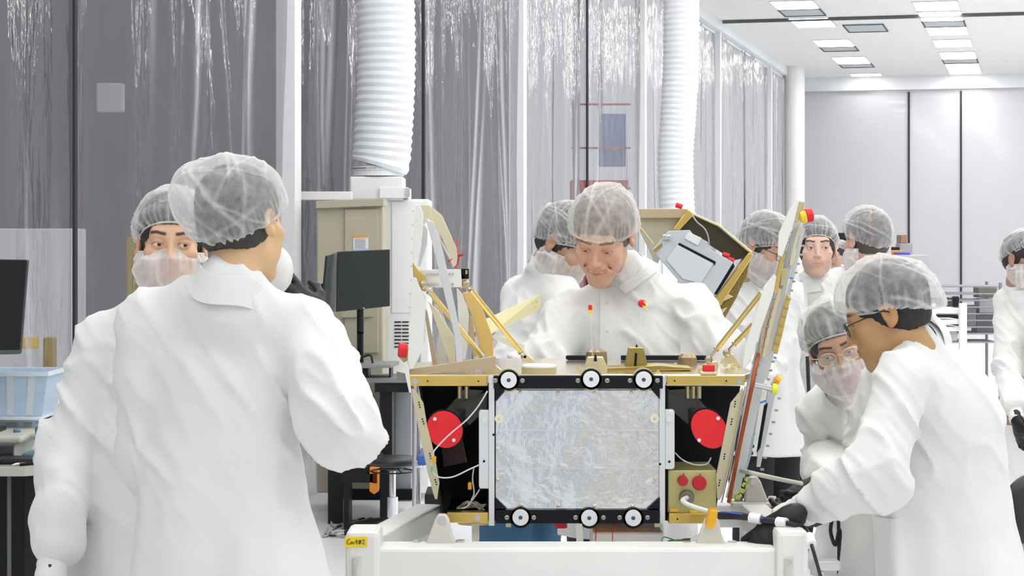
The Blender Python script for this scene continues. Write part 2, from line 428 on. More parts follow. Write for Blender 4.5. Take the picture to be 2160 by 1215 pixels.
    cols = [(-3.38, -2.85, [(2, 19, 1), (19, 34, 0), (39, 58, 1), (86, 100, 1), (100, 110, 0), (123, 137, 1), (137, 145, 0), (158.5, 163, 1)]),
            (-1.60, -1.05, [(12, 30, 1), (33, 52, 1), (52, 65, 0), (65, 81, 1), (92, 106, 1), (118, 132, 1), (132, 141, 0), (142, 153, 1), (154.5, 163, 1)]),
            (-2.72, -2.18, [(55, 71, 0)])]
    nth = ['first', 'second', 'third', 'fourth', 'fifth', 'sixth', 'seventh', 'eighth', 'ninth', 'tenth', 'eleventh', 'twelfth']
    for ci, (e0, e1, L) in enumerate(cols):
        cl = cg = 0
        for (ya, yb, lit) in L:
            d0, d1 = yd(ya), yd(yb); d1 = min(d1, DEND-.15)
            b = B(); b.box((e0-.02, d0+.01, HC-.012), (e1+.02, d1-.01, HC-.0005), RP)
            side = ['left', 'right', 'middle'][ci]
            o = b.out('ceiling_light' if lit else 'ceiling_grille', fr if lit else gm)
            if lit:
                cl += 1; tag(o, 'lit rectangular ceiling light, %s one from the front in the %s row' % (nth[cl-1], side), 'ceiling light', 'ceiling lights')
                b = B(); b.box((e0, d0+.03, HC-.018), (e1, d1-.03, HC-.0125), RP); b.out('diffuser', em, o)
            else:
                cg += 1
                if ci == 2: tag(o, 'lone grey ceiling grille between the two rows of lights', 'grille')
                else: tag(o, 'grey ceiling grille, %s from the front in the %s row of lights' % (nth[cg-1], side), 'grille', 'ceiling grilles')
                b = B()
                for e_ in (e0-.02, e1): b.box((e_, d0+.01, HC-.02), (e_+.02, d1-.01, HC-.0125), RP)
                for d_ in (d0+.01, d1-.05): b.box((e0-.02, d_, HC-.02), (e1+.02, d_+.04, HC-.0125), RP)
                b.out('frame', dk, o)
    # lights of the same ceiling nearer the camera (above the frame; their light and reflections reach it)
    idx = 0
    for e0 in (-3.38, -1.6, .2, 2.0, 3.8):
        for i in range(13 if e0 > 0 else 9):
            d0 = 1.6+i*2.75
            b = B(); b.box((e0-.02, d0, HC-.012), (e0+.57, d0+1.2, HC-.0005), RP)
            o = b.out('ceiling_light', fr); tag(o, 'lit rectangular ceiling light above the work area, out of the picture overhead', 'ceiling light', 'ceiling lights overhead')
            b = B(); b.box((e0, d0+.03, HC-.018), (e0+.55, d0+1.17, HC-.0125), RP); b.out('diffuser', em, o)

# ------------------------------------------------------------ ducts, cooling units
def duct(path, r, label, pitch=.05):
    pts = spline(path, 10); L = [0]
    for a, b_ in zip(pts, pts[1:]): L.append(L[-1]+(b_-a).length)
    n = int(L[-1]/(pitch/2)); q = []; rs = []
    for i in range(n+1):
        t = L[-1]*i/n; k = max(j for j in range(len(L)) if L[j] <= t+1e-9); k = min(k, len(L)-2)
        q.append(pts[k].lerp(pts[k+1], (t-L[k])/(L[k+1]-L[k]+1e-9))); rs.append(r*(1 if i % 2 else .945))
    b = B(); b.tube(q, r, 40, rs)
    o = b.out('air_duct', mat('duct_plastic', (.78, .80, .83), .45)); tag(o, label, 'duct'); return o
def cooling():
    d1 = duct([P(800, 352, 13), P(806, 320, 13), P(813, 200, 13), P(815, 100, 13), P(813, -50, 13), (P(810, -80, 13).x, 13, HC-.001)], .19, 'wide white corrugated air duct rising from the box over the beige cabinet')
    b = B(); c = P(798, 352, 13)
    b.cyl((c.x, 13, P(0, 372, 13).z), (c.x, 13, P(0, 352, 13).z), .165, n=32)
    b.cyl((c.x, 13, P(0, 360, 13).z), (c.x, 13, P(0, 356, 13).z), .172, n=32)
    b.out('collar', mat('duct_plastic', ()), d1)
    b = B()
    b.cyl((c.x, 13, P(0, 357.4, 13).z), (c.x, 13, P(0, 355, 13).z), .1745, n=32); b.out('clamp', M_steel(), d1)
    duct([P(1430, 470, 18.2), P(1427, 420, 18.2), P(1425, 330, 18.2), P(1432, 220, 18.2), P(1437, 100, 18.2), P(1437, -40, 18.2), (P(1437, -60, 18.2).x, 18.2, HC-.001)], .163, 'narrow far white corrugated air duct behind the smiling man')
    # white unit
    wt = M_white()
    a = root('cooling_unit', (P(810, 0, 13.2).x, 13.2, 0), 'white upright cooling unit with louvre vents beside the beige cabinet', 'cooling unit')
    f = P(808, 420, 12.9); g = P(905, 420, 12.9)
    b = B(); b.box((f.x, 12.9, .05), (g.x, 13.4, f.z)); b.out('housing', wt, a, bevel=.008)
    b = B(); b.pbox(738, 372, 850, 422, 12.85, .35); b.out('duct_box', wt, a, bevel=.01)
    b = B(); b.pbox(800, 395, 861, 418, 12.82, .4); b.out('flange', wt, a, bevel=.004)
    b = B(); b.pbox(857, 397, 864, 416, 12.80, .02); b.out('latch', M_steel(), a)
    b = B()
    for j in range(8):
        for x in (832, 848): b.pbox(x, 678+j*7.5, x+14, 680.5+j*7.5, 12.895, .006)
    b.out('vent_slots', M_blackm(), a)
    b = B(); b.pbox(826, 425, 900, 660, 12.892, .01); b.out('door_panel', wt, a, bevel=.003)
    a2 = root('cooling_unit', (P(1430, 0, 18.2).x, 18.2, 0), 'second white cooling unit under the narrow duct, behind the smiling man', 'cooling unit')
    f = P(1385, 470, 18); g = P(1475, 470, 18)
    b = B(); b.box((f.x, 18, .0), (g.x, 18.5, f.z)); b.out('housing', wt, a2, bevel=.01)
    b = B(); b.box((f.x+.05, 17.98, .2), (g.x-.05, 18.0, f.z-.1)); b.out('door_panel', wt, a2, bevel=.005)
    # wall rail
    b = B(); b.pbox(632, 404, 742, 422, 12.6, .1); o = b.out('support_rail', wt, bevel=.004); tag(o, 'white horizontal rail from the post to the duct box', 'rail')
    # beige cabinet
    bg = mat('beige_paint', (.44, .405, .30), .55, noise=.05)
    c = root('electrical_cabinet', (P(740, 0, 12.4).x, 12.5, 0), 'tall beige steel cabinet with a warning sticker behind the monitors', 'cabinet')
    b = B(); b.plate([(668, 425), (808, 419), (808, 1040), (668, 1040)], 12.3, .45); b.out('housing', bg, c, bevel=.01)
    b = B(); b.plate([(727, 442), (797, 441), (798, 745), (727, 745)], 12.285, .02); b.out('door', bg, c, bevel=.004)
    b = B(); b.plate([(720, 655), (787, 652), (787, 668), (720, 670)], 12.27, .012); b.out('lower_panel', bg, c)
    b = B(); b.plate([(666, 424), (809, 418), (809, 434), (666, 440)], 12.26, .3); b.out('cap_rail', bg, c, bevel=.004)
    b = B(); b.plate([(745, 499), (777, 498), (777, 530), (745, 531)], 12.28, .004); o = b.out('warning_sticker', mat('sticker', (.75, .76, .78), .5), c)
    b = B(); b.plate([(745, 498), (777, 497), (777, 501), (745, 502)], 12.278, .002); b.out('orange_band', mat('orange', (.9, .3, .03), .5), o)
    b = B(); b.plate([(745, 526), (777, 525), (777, 531), (745, 531)], 12.278, .002); b.out('blue_band', mat('pale_blue', (.3, .5, .75), .5), o)
    b = B()
    for j in range(8): b.plate([(748, 504.5+j*2.6), (748+random.uniform(18, 25), 504.2+j*2.6), (772, 505.2+j*2.6), (748, 505.5+j*2.6)], 12.2785, .001)
    b.out('print_lines', mat('print_grey', (.3, .3, .32), .6), o)

# ------------------------------------------------------------ left desk, middle desk
def desks():
    top = mat('grey_laminate', (.22, .235, .23), .5, noise=.08); edg = mat('laminate_edge', (.42, .42, .36), .5)
    blk = M_black()
    # left desk
    Y0 = 7.6; z = P(0, 985, Y0).z
    d = root('desk', (P(20, 0, 8).x, 8.0, 0), 'grey topped black desk at the left edge with a keyboard on it', 'desk')
    xr = P(97, 0, Y0).x
    b = B(); b.poly([(-2.2, Y0, z-.03), (xr-.08, Y0, z-.03), (xr, Y0+.06, z-.03), (xr+.06, 8.5, z-.03), (-2.2, 8.5, z-.03)], off=(0, 0, .03)); b.out('desktop', [top], d, bevel=.006)
    b = B(); b.poly([(-2.2, Y0-.008, z-.034), (xr-.08, Y0-.008, z-.034), (xr+.008, Y0+.06, z-.034), (xr, Y0+.06, z-.034), (xr-.083, Y0, z-.034), (-2.2, Y0, z-.034)], off=(0, 0, .036)); b.out('edge_band', edg, d)
    b = B(); b.box((-2.2, 8.0, .03), (xr-.04, 8.03, z-.035)); b.out('modesty_panel', blk, d)
    for x in (xr-.12, -2.18):
        b = B(); b.box((x, 7.75, 0), (x+.05, 8.45, z-.035)); b.out('leg', blk, d, bevel=.004)
    b = B(); b.box((P(18, 0, 7.7).x, 7.68, .05), (P(24, 0, 7.7).x, 7.70, z-.03)); b.out('strut', mat('dark_grey', (.1, .11, .11), .5), d)
    # riser
    r = root('monitor_riser', (P(10, 0, 7.9).x, 7.95, z), 'grey shelf riser standing on the left desk over the keyboard', 'shelf')
    zr = P(0, 921, 7.8).z
    b = B(); b.box((-2.18, 7.8, zr-.028), (P(44, 0, 7.8).x, 8.2, zr)); b.out('shelf', edg, r, bevel=.01)
    b = B(); b.box((P(22, 0, 7.8).x, 7.84, z), (P(26, 0, 7.8).x, 8.16, zr-.028)); b.out('leg', edg, r, bevel=.003)
    b = B(); b.box((-2.17, 7.84, z), (-2.14, 8.16, zr-.028)); b.out('leg', edg, r, bevel=.003)
    # monitor (screen towards camera)
    m = root('monitor', (P(-30, 0, 8.0).x, 8.0, zr), 'large dark monitor cut by the left edge of the picture', 'monitor')
    b = B(); b.plate([(-170, 545), (57, 548), (41, 747), (-170, 752)], 7.9, .04); b.out('housing', blk, m, bevel=.005)
    b = B(); b.plate([(-170, 741), (41.8, 738), (41, 747), (-170, 752)], 7.896, .004); b.out('bezel', mat('grey_plastic', (.07, .085, .085), .4), m)
    b = B(); b.box((P(-70, 0, 8).x, 7.95, zr+.015), (P(-40, 0, 8).x, 7.99, P(0, 700, 8).z)); b.box((P(-110, 0, 8).x, 7.84, zr), (P(0, 0, 8).x, 8.1, zr+.015)); b.out('stand', blk, m)
    # keyboard, paper, pen
    k = root('keyboard', (P(40, 0, 7.8).x, 7.76, z), 'black keyboard lying on the left desk', 'keyboard')
    b = B(); b.box((-2.15, 7.68, z), (P(82, 0, 7.75).x, 7.83, z+.014)); b.out('case', blk, k, bevel=.004)
    b = B(); xk = P(80, 0, 7.75).x
    for r_ in range(5):
        for c_ in range(16): b.box((xk-.02-c_*.0193, 7.69+r_*.0255, z+.0142), (xk-.004-c_*.0193, 7.71+r_*.0255, z+.021))
    b.out('keys', mat('key_plastic', (.03, .03, .035), .5), k)
    b = B(); b.poly([(P(30, 0, 7.7).x, 7.66, z+.0005), (P(92, 0, 7.7).x, 7.64, z+.0005), (P(96, 0, 7.8).x, 7.8, z+.03), (P(84, 0, 7.8).x, 7.84, z+.024)], off=(0, 0, .002)); tag(b.out('paper_sheet', mat('paper', (.85, .85, .84), .8)), 'loose curled sheet of white paper on the left desk', 'paper')
    b = B(); b.cyl(P(42, 980, 7.63), P(84, 976.5, 7.63), .0055, n=10); p = b.out('pen', blk, smooth=False); tag(p, 'black pen with copper tip in front of the white paper', 'pen')
    b = B(); b.cyl(P(42, 980, 7.63), P(30, 981, 7.63), .0045, .001, n=10); b.out('tip', mat('copper', (.8, .4, .2), .3, .8), p)
    # clear bins
    cb = mat('clear_blue_plastic', (.62, .76, .90), .25, alpha=.72); rib = mat('frosted_rib', (.80, .87, .92), .3, alpha=.85)
    def bin_(x0, x1, yt, yb, Y, dep, nm, lab, taper=.9, cat='bin'):
        a, c = P(x0, yb, Y), P(x1, yt, Y); w2 = (c.x-a.x)/2; xm = (a.x+c.x)/2
        rt = root(nm, (xm, Y+dep/2, a.z), lab, cat)
        b = B(); t = .006
        for (sx0, sy0, sx1, sy1) in ((-1, 0, 1, 0), (-1, 1, 1, 1), (-1, 0, -1, 1), (1, 0, 1, 1)):
            def pt(sx, sy, top): f = 1 if top else taper; return (xm+sx*w2*f, Y+dep/2+(sy-.5)*dep*f, c.z if top else a.z)
            q = [pt(sx0, sy0, 0), pt(sx1, sy1, 0), pt(sx1, sy1, 1), pt(sx0, sy0, 1)]
            b.poly(q, off=(0, t, 0) if sy0 == sy1 else (t, 0, 0))
        b.box((xm-w2*taper, Y+dep/2*(1-taper), a.z), (xm+w2*taper, Y+dep/2*(1+taper), a.z+t)); b.out('tub', cb, rt)
        b = B()
        for sx in (-.93, -.45, .1, .62):
            b.poly([(xm+sx*w2*taper-.005, Y+dep/2*(1-taper)-.004, a.z+.01), (xm+sx*w2*taper+.022, Y+dep/2*(1-taper)-.004, a.z+.01), (xm+sx*w2+.022, Y-.004, c.z), (xm+sx*w2-.005, Y-.004, c.z)], off=(0, .004, 0))
        b.box((xm-w2-.01, Y-.012, c.z-.012), (xm+w2+.01, Y-.001, c.z+.004)); b.box((xm-w2-.01, Y+dep, c.z-.012), (xm+w2+.01, Y+dep+.012, c.z+.004))
        b.box((xm+w2, Y, c.z-.012), (xm+w2+.012, Y+dep, c.z+.004)); b.out('rim', rib, rt)
        return rt
    zs = P(0, 897, 8.25).z
    bin_(-75, 66, 884, 925, 8.22, .3, 'storage_box', 'pale blue clear storage box under the big frosted bin')
    bin_(-85, 98, 787, 882, 8.2, .32, 'storage_bin', 'frosted clear plastic bin with ribs on the left desk', .82)
    b = B(); b.pbox(-85, 882, 84, 886, 8.15, .4); tag(b.out('box_lid', rib), 'flat frosted lid lying between the two stacked bins', 'lid')
    b = B(); b.pbox(84, 862, 118, 868, 8.45, .2); b.pbox(84, 829, 118, 862, 8.5, .15); tag(b.out('paper_tray', mat('white_plastic', (.82, .83, .85), .4), bevel=.004), 'white tray of papers right of the frosted bin', 'tray')
    b = B(); b.box((P(70, 0, 8.5).x, 8.40, z), (P(122, 0, 8.5).x, 8.7, P(0, 870, 8.45).z)); tag(b.out('desk_organiser', blk, bevel=.005), 'black desk organiser under the white paper tray', 'organiser')
    bl = mat('slate_blue_plastic', (.10, .18, .28), .45)
    for x, y0, y1, lb in ((36, 905, 945, 'slate blue plastic cylinder nearer the riser shelf'), (82, 900, 940, 'slate blue plastic cylinder right, beside the sleeve')):
        b = B(); c = P(x, y1, 7.98); h = P(x, y0, 7.98); b.lathe((c.x, 7.98, z), (0, 0, 1), [(0, .015), (h.z-z-.005, .015), (h.z-z, .012)]); o = b.out('cylinder_holder', bl, smooth=False)
        tag(o, lb, 'cylinder', 'blue cylinders on the left desk')
    b = B(); b.box((P(30, 0, 7.9).x, 7.95, z), (P(95, 0, 7.9).x, 8.1, z+.012)); tag(b.out('folder', mat('blue_folder', (.12, .28, .42), .5)), 'thin blue folder lying behind the keyboard', 'folder')
    # chrome rack seen between sleeve and coat
    rk = root('roller_rack', (P(195, 0, 6.2).x, 6.35, 0), 'chrome slatted rack between the hanging sleeve and the coat', 'rack')
    b = B()
    for j in range(9):
        y = 1030+j*27; b.plate([(150, y+10), (250, y-6), (250, y+5), (150, y+21)], 6.2, .03)
    b.out('slats', mat('chrome', (.8, .82, .84), .12, 1), rk)
    b = B(); b.plate([(152, 1030), (250, 1014), (250, 1400), (152, 1400)], 6.26, .05); b.out('panel', mat('rack_grey', (.09, .10, .11), .5), rk)
    for x in (153, 247):
        b = B(); q = P(x, 1030, 6.24); b.cyl((q.x, 6.24, 0), (q.x, 6.24, q.z), .012, n=10); b.out('post', M_steel(), rk)
    # middle desk
    Yd = 11.8; zt = P(0, 797, Yd).z
    d = root('desk', (P(800, 0, Yd).x, 12, 0), 'black desk with a raised shelf between foreground coat and lander', 'desk')
    b = B(); b.box((P(690, 0, Yd).x, Yd, zt-.03), (P(872, 0, Yd).x, Yd+.42, zt)); b.out('desktop', top, d, bevel=.005)
    b = B(); b.box((P(790, 0, Yd).x, Yd+.02, zt-.085), (P(870, 0, Yd).x, Yd+.45, zt-.03)); b.out('apron', blk, d)
    for x0, x1 in ((690, 722), (800, 826)):
        b = B(); b.box((P(x0, 0, Yd).x, Yd+.05, 0), (P(x1, 0, Yd).x, Yd+.4, zt-.031)); b.out('leg', blk, d)
    b = B(); b.box((P(690, 0, Yd).x, Yd+.35, .1), (P(872, 0, Yd).x, Yd+.38, P(0, 1047, Yd).z)); b.box((P(870, 0, Yd).x, Yd, .0), (P(878, 0, Yd).x, Yd+.4, P(0, 1050, Yd).z)); b.out('lower_rail', blk, d)
    r = root('monitor_riser', (P(780, 0, Yd).x, Yd+.2, zt), 'dark raised shelf on the middle desk below the monitors', 'shelf')
    b = B(); zz = P(0, 772, Yd-.2).z; b.poly([(P(735, 0, Yd).x, Yd-.1, zz-.02), (P(826, 0, Yd).x, Yd-.05, zz-.02), (P(836, 0, Yd).x, Yd+.3, zz-.02), (P(735, 0, Yd).x, Yd+.3, zz-.02)], off=(0, 0, .02)); b.out('shelf', top, r, bevel=.003)
    b = B(); b.box((P(740, 0, Yd).x, Yd+.02, zt), (P(776, 0, Yd).x, Yd+.25, zz-.02)); b.box((P(820, 0, Yd).x, Yd+.02, zt), (P(824, 0, Yd).x, Yd+.25, zz-.02)); b.out('support', blk, r)
    # computer with orange panel
    c = root('computer_tower', (P(790, 0, 11.65).x, 11.65, .331), 'black computer tower with an orange vented front panel under the desk', 'computer')
    b = B(); b.box((P(774, 0, 11.5).x, 11.52, .331), (P(800, 0, 11.5).x, 11.83, P(0, 965, 11.5).z)); b.out('case', blk, c, bevel=.004)
    b = B(); b.plate([(780, 985), (800, 985), (799, 1036), (789, 1043), (779, 1036)], 11.5, .02); o = b.out('front_panel', mat('orange', ()), c, bevel=.003)
    b = B()
    for j in range(7): b.pbox(786, 994+j*4, 796, 995.5+j*4, 11.498, .002)
    b.out('vent_slots', mat('dark_orange', (.35, .06, .0), .6), o)
    b = B(); b.box((P(726, 0, 11.7).x, 11.5, .28), (P(800, 0, 11.7).x, 11.83, .33)); b.box((P(730, 0, 11.7).x, 11.55, 0), (P(740, 0, 11.7).x, 11.8, .28)); tag(b.out('tower_shelf', blk), 'black low shelf carrying the computer tower', 'shelf')
    # stool
    sx = P(828, 0, 11.2).x; zs = P(0, 970, 11.2).z
    s = root('stool', (sx, 11.2, 0), 'round black stool on a chrome post in front of the middle desk', 'stool')
    b = B(); b.lathe((sx, 11.2, zs-.03), (0, 0, 1), [(0, .06), (.0, .12), (.012, .148), (.03, .152), (.045, .14), (.05, .0)], 32); b.out('seat', mat('black_vinyl', (.02, .022, .024), .35), s, smooth=True)
    b = B(); b.lathe((sx, 11.2, zs-.06), (0, 0, 1), [(0, .025), (.012, .06), (.03, .08)], 20); b.out('seat_plate', blk, s)
    b = B()
    ring = [Vector((sx+.12*math.cos(t), 11.2+.12*math.sin(t), zs-.062)) for t in np.linspace(0, 6.283, 25)]
    b.tube(ring, .004, 6)
    for t in np.linspace(0, 6.28, 7)[:-1]: b.cyl((sx+.12*math.cos(t), 11.2+.12*math.sin(t), zs-.062), (sx+.03*math.cos(t), 11.2+.03*math.sin(t), zs-.035), .003, n=6)
    b.out('lever_ring', blk, s)
    b = B(); b.cyl((sx, 11.2, .08), (sx, 11.2, P(0, 1048, 11.2).z), .030, n=16); b.cyl((sx, 11.2, .1), (sx, 11.2, zs-.05), .018, n=16); b.out('post', mat('chrome', ()), s, smooth=False)
    b = B()
    for j in range(5):
        t = j*1.2566+.3; e = Vector((sx+.27*math.cos(t), 11.2+.27*math.sin(t), .06)); b.tube([(sx, 11.2, .11), e.lerp(Vector((sx, 11.2, .11)), .5)+Vector((0, 0, .01)), e], .018, 8); b.cyl(e-Vector((.015, 0, .03)), e+Vector((.015, 0, -.03)), .028, n=12)
    b.out('base', blk, s)
    # twin monitors on an arm
    def mon(q, Y, lab, back=False, ys=None):
        cx = sum(p[0] for p in q)/4; cy = sum(p[1] for p in q)/4
        mr = root('monitor', P(cx, cy, Y), lab, 'monitor')
        b = B(); b.plate(q, Y, .035); b.out('housing', mat('monitor_dark', (.018, .022, .022), .5) if not back else mat('monitor_side', (.055, .062, .068), .5), mr, bevel=.004)
        return mr
    m1 = mon([(711, 531), (822, 526), (822, 646), (708, 658)], 11.7, 'dark monitor turned toward the room in front of the beige cabinet')
    b = B(); b.pbox(765, 649, 769, 650.5, 11.697, .003); b.out('power_light', mat('white_plastic', ()), m1)
    b = B(); b.cyl(P(760, 640, 11.75), P(760, 700, 11.75), .02, n=12); b.cyl(P(760, 700, 11.75), (P(760, 0, 11.95).x, 11.95, zz+.001), .02, n=12); b.out('stand', blk, m1)
    m2 = mon([(689, 540, 11.5), (711, 532, 11.8), (706, 657, 11.8), (678, 668, 11.5)], 11.7, 'grey backed monitor seen almost edge-on left of the other', True)
    b = B(); b.plate([(686, 541, 11.49), (690, 539, 11.5), (679, 668, 11.5), (675, 664, 11.49)], 11.5, .03); b.out('screen_frame', blk, m2)
    b = B(); b.cyl(P(683, 605, 11.55), P(668, 608, 11.6), .02, n=10); b.cyl(P(672, 600, 11.6), P(660, 614, 11.6), .035, n=10); b.cyl(P(668, 608, 11.6), (P(700, 0, 11.9).x, 11.9, zt+.001), .022, n=10); b.out('arm', blk, m2)
    b = B(); b.tube(spline([P(700, 668, 11.8), P(708, 690, 11.9), P(740, 762, 11.8), P(768, 752, 11.8), P(782, 750, 11.8), P(786, 766, 11.8)]), .006, 6); tag(b.out('cable', blk), 'black cable looping down from the monitors onto the shelf', 'cable')
    # cables on floor
    for j in range(5):
        q = [Vector((P(700+random.uniform(0, 130), 0, 12).x, 11.2+random.uniform(0, .9), .008+.002*j)) for _ in range(5)]
        b = B(); b.tube(spline(q), .006, 6); tag(b.out('cable', mat('dark_cable', (.03, .03, .035), .5) if j % 2 else mat('grey_cable', (.4, .4, .42), .5)), ('black' if j % 2 else 'grey')+' cable lying tangled on the floor under the middle desk', 'cable', ('black' if j % 2 else 'grey')+' cables on the floor under the middle desk')
    # grey locker right of desk, blue crates and wire shelf
    b = B(); b.plate([(828, 822), (868, 822), (868, 1058), (834, 1058)], 12.25, .3); tag(b.out('metal_locker', mat('locker', (.42, .44, .47), .25, .4), bevel=.004), 'pale grey metal locker below the desk, right of the stool', 'locker')
    ws = root('wire_shelf', (P(900, 0, 10.6).x, 10.7, 0), 'chrome wire shelf unit seen through the lander left side', 'shelf')
    for x in (874, 1000):
        for Y in (10.5, 11.0):
            b = B(); q = P(x, 0, 10.5); b.cyl((q.x, Y, 0), (q.x, Y, 1.15), .012, n=10); b.out('post', M_steel(), ws)
    for z_ in (.2, P(0, 985, 10.5).z, P(0, 795, 10.5).z-.04):
        b = B(); xa, xb = P(874, 0, 10.5).x, P(1000, 0, 10.5).x
        for Y in (10.5, 10.62, 10.75, 10.88, 11.0): b.cyl((xa, Y, z_), (xb, Y, z_), .005, n=6)
        for j in range(16): xx = xa+(xb-xa)*j/15; b.cyl((xx, 10.5, z_-.003), (xx, 11, z_-.003), .003, n=6)
        b.out('shelf', M_steel(), ws)
    blu = mat('blue_plastic', (.03, .12, .42), .4)
    b = B(); z_ = P(0, 985, 10.5).z+.006; b.box((P(880, 0, 10.5).x, 10.52, z_), (P(990, 0, 10.5).x, 10.95, z_+.05)); tag(b.out('crate', blu, bevel=.006), 'flat blue crate on the middle wire shelf', 'crate')
    b = B(); z_ = P(0, 795, 10.5).z-.034; b.box((P(884, 0, 10.5).x, 10.52, z_), (P(990, 0, 10.5).x, 10.95, z_+.07)); tag(b.out('crate', blu, bevel=.006), 'blue crate on the top wire shelf behind the solar panel truss', 'crate')
    b = B(); b.box((P(893, 0, 10.4).x, 10.55, .206), (P(985, 0, 10.4).x, 10.9, .33)); tag(b.out('crate', M_black(), bevel=.006), 'black crate on the lowest wire shelf', 'crate')

# ------------------------------------------------------------ things beyond the curtain and at the far end
def background():
    def bx(x0, y0, x1, y1, Y, th, nm, m, lab, cat, group=None, floor=False):
        a, c = P(x0, y1, Y), P(x1, y0, Y)
        b = B(); b.box((a.x, Y, 0 if floor else a.z), (c.x, Y+th, c.z)); o = b.out(nm, m, bevel=.01); tag(o, lab, cat, group); return o
    def wq(px, out=.0):   # distance of the left wall along a pixel column, plus offset beyond
        r = Vector(((px-CX)/F, 1, 0)); return (-(WL+out))/r.dot(Ev)
    wp = mat('panel_white', (.86, .88, .9), .5)
    bx(-60, 482, 158, 700, wq(50, 1.0), .3, 'white_cabinet', wp, 'large white cabinet seen hazily through the leftmost curtain', 'cabinet', floor=True)
    bx(58, 608, 135, 690, wq(90, .9), .1, 'grey_case', mat('case_grey', (.45, .44, .46), .6), 'grey case against the white cabinet behind the leftmost curtain', 'case')
    bx(42, 711, 78, 736, wq(60, .65), .05, 'yellow_sign', mat('sign_yellow', (.95, .60, .03), .5), 'small yellow sign seen through the leftmost curtain', 'sign')
    bx(90, 712, 112, 800, wq(100, .7), .1, 'yellow_post', mat('post_olive', (.45, .33, .02), .5), 'dull yellow post behind the leftmost curtain', 'post', floor=True)
    bx(266, 500, 284, 640, wq(270, .7), .12, 'yellow_post', mat('post_olive', ()), 'dull yellow post left of the masked man', 'post', floor=True)
    bx(203, 175, 258, 235, wq(230, 1.6), .1, 'wall_panel', mat('panel_grey', (.62, .62, .64), .5), 'small pale square panel high behind the second curtain', 'panel')
    rd = mat('lift_red', (.85, .12, .08), .5)
    Yr = wq(1270, 1.2)
    l = root('scissor_lift', (P(1270, 0, Yr).x, Yr+.4, 0), 'hazy red and blue lift seen through the curtain above the smiling man', 'lift')
    b = B()
    for y in (218, 310, 395): b.pbox(1205, y, 1330, y+4, Yr, .05)
    b.pbox(1205, 380, 1325, 420, Yr+.02, .6); b.box((P(1215, 0, Yr).x, Yr+.1, 0), (P(1240, 0, Yr).x, Yr+.4, P(0, 420, Yr).z)); b.box((P(1300, 0, Yr).x, Yr+.1, 0), (P(1320, 0, Yr).x, Yr+.4, P(0, 420, Yr).z)); b.out('frame', rd, l)
    b = B(); b.pbox(1265, 240, 1320, 350, Yr+.1, .3); b.out('panel', mat('lift_blue', (.25, .42, .75), .5), l)
    # wire rack and bench at the right, far
    r = root('wire_rack', (P(2030, 0, 21).x, 21.3, 0), 'far chrome wire rack with stacked trays at the right', 'rack')
    for x in (1945, 2110):
        for Y in (21, 21.6):
            q = P(x, 0, 21); b = B(); b.cyl((q.x, Y, 0), (q.x, Y, P(0, 596, 21).z), .016, n=8); b.out('post', mat('dull_steel', (.28, .29, .31), .45, .7), r)
    for y in (604, 620, 634, 648, 662, 676, 690, 704, 722):
        b = B(); xa, xb = P(1945, 0, 21).x, P(2110, 0, 21).x; z = P(0, y, 21).z
        for j in range(4): b.cyl((xa, 21+j*.2, z), (xb, 21+j*.2, z), .008, n=6)
        for j in range(24): xx = xa+(xb-xa)*j/23; b.cyl((xx, 21, z-.004), (xx, 21.6, z-.004), .005, n=6)
        b.out('shelf', mat('dull_steel', ()), r)
    gcol = [(.12, .13, .15), (.35, .35, .36), (.6, .6, .62), (.2, .2, .22), (.75, .75, .75)]
    labs = ['dark', 'mid grey', 'light grey', 'charcoal', 'white', 'long black', 'brownish grey']; gcol += [(.03, .03, .035), (.25, .22, .2)]
    for i, (x0, x1, y0, y1) in enumerate([(1965, 2010, 628, 646), (2040, 2060, 650, 688), (2066, 2100, 630, 660), (2060, 2102, 664, 702), (1960, 2020, 700, 719), (1962, 2022, 664, 687), (2064, 2104, 606, 628)]):
        bx(x0, y0, x1, y1, 21.15, .25, 'storage_tray', mat('tray_%d' % i, gcol[i], .5), labs[i]+' box stored on the far wire rack', 'box', 'boxes on the far wire rack')
    bx(1960, 722, 2110, 735, 20.9, .7, 'floor_case', mat('case_dark', (.06, .065, .07), .5), 'long dark case on the floor beneath the wire rack', 'case', floor=False).location.z = 0
    # white cart with an upright post
    c = root('trolley', (P(2010, 0, 15).x, 15.2, 0), 'white tall framed trolley standing before the wire rack', 'trolley')
    for x0 in (2025, 1960):
        b = B(); b.box((P(x0, 0, 15).x, 15, 0), (P(x0+15, 0, 15).x, 15.05, P(0, 640, 15).z)); b.out('post', M_white(), c, bevel=.004)
    for y in (652, 675, 690):
        b = B(); b.pbox(1960, y, 2032, y+9, 15.06, .5); b.out('shelf', M_white(), c)
    bx(2010, 625, 2024, 648, 15.1, .06, 'lens_cap', M_black(), 'small black round instrument on the white trolley', 'instrument')
    # benches along far left
    bx(1880, 528, 1905, 537, 26, .4, 'orange_bin', mat('orange', ()), 'small orange bin on the far bench', 'bin')
    bx(1898, 532, 1920, 540, 25.6, .4, 'blue_bin', mat('bin_blue', (.08, .1, .5), .5), 'small blue bin beside the orange bin on the far bench', 'bin')
    bx(1880, 521, 1898, 529, 26.4, .3, 'black_case', M_black(), 'small black case behind the orange bin on the far bench', 'case')
    bx(1872, 538, 1960, 556, 25.5, 2.0, 'far_bench', mat('bench_grey', (.45, .46, .48), .5), 'grey work bench far behind the dark haired man', 'bench', floor=True)
    bx(1898, 513, 1925, 538, 26.9, .3, 'grey_case', mat('tray_1', ()), 'grey case carrying a brown box on the far bench', 'case')
    bx(1900, 495, 1914, 513, 26.9, .3, 'brown_box', mat('cardboard', (.35, .22, .14), .7), 'brown cardboard box on top of the grey far case', 'box')
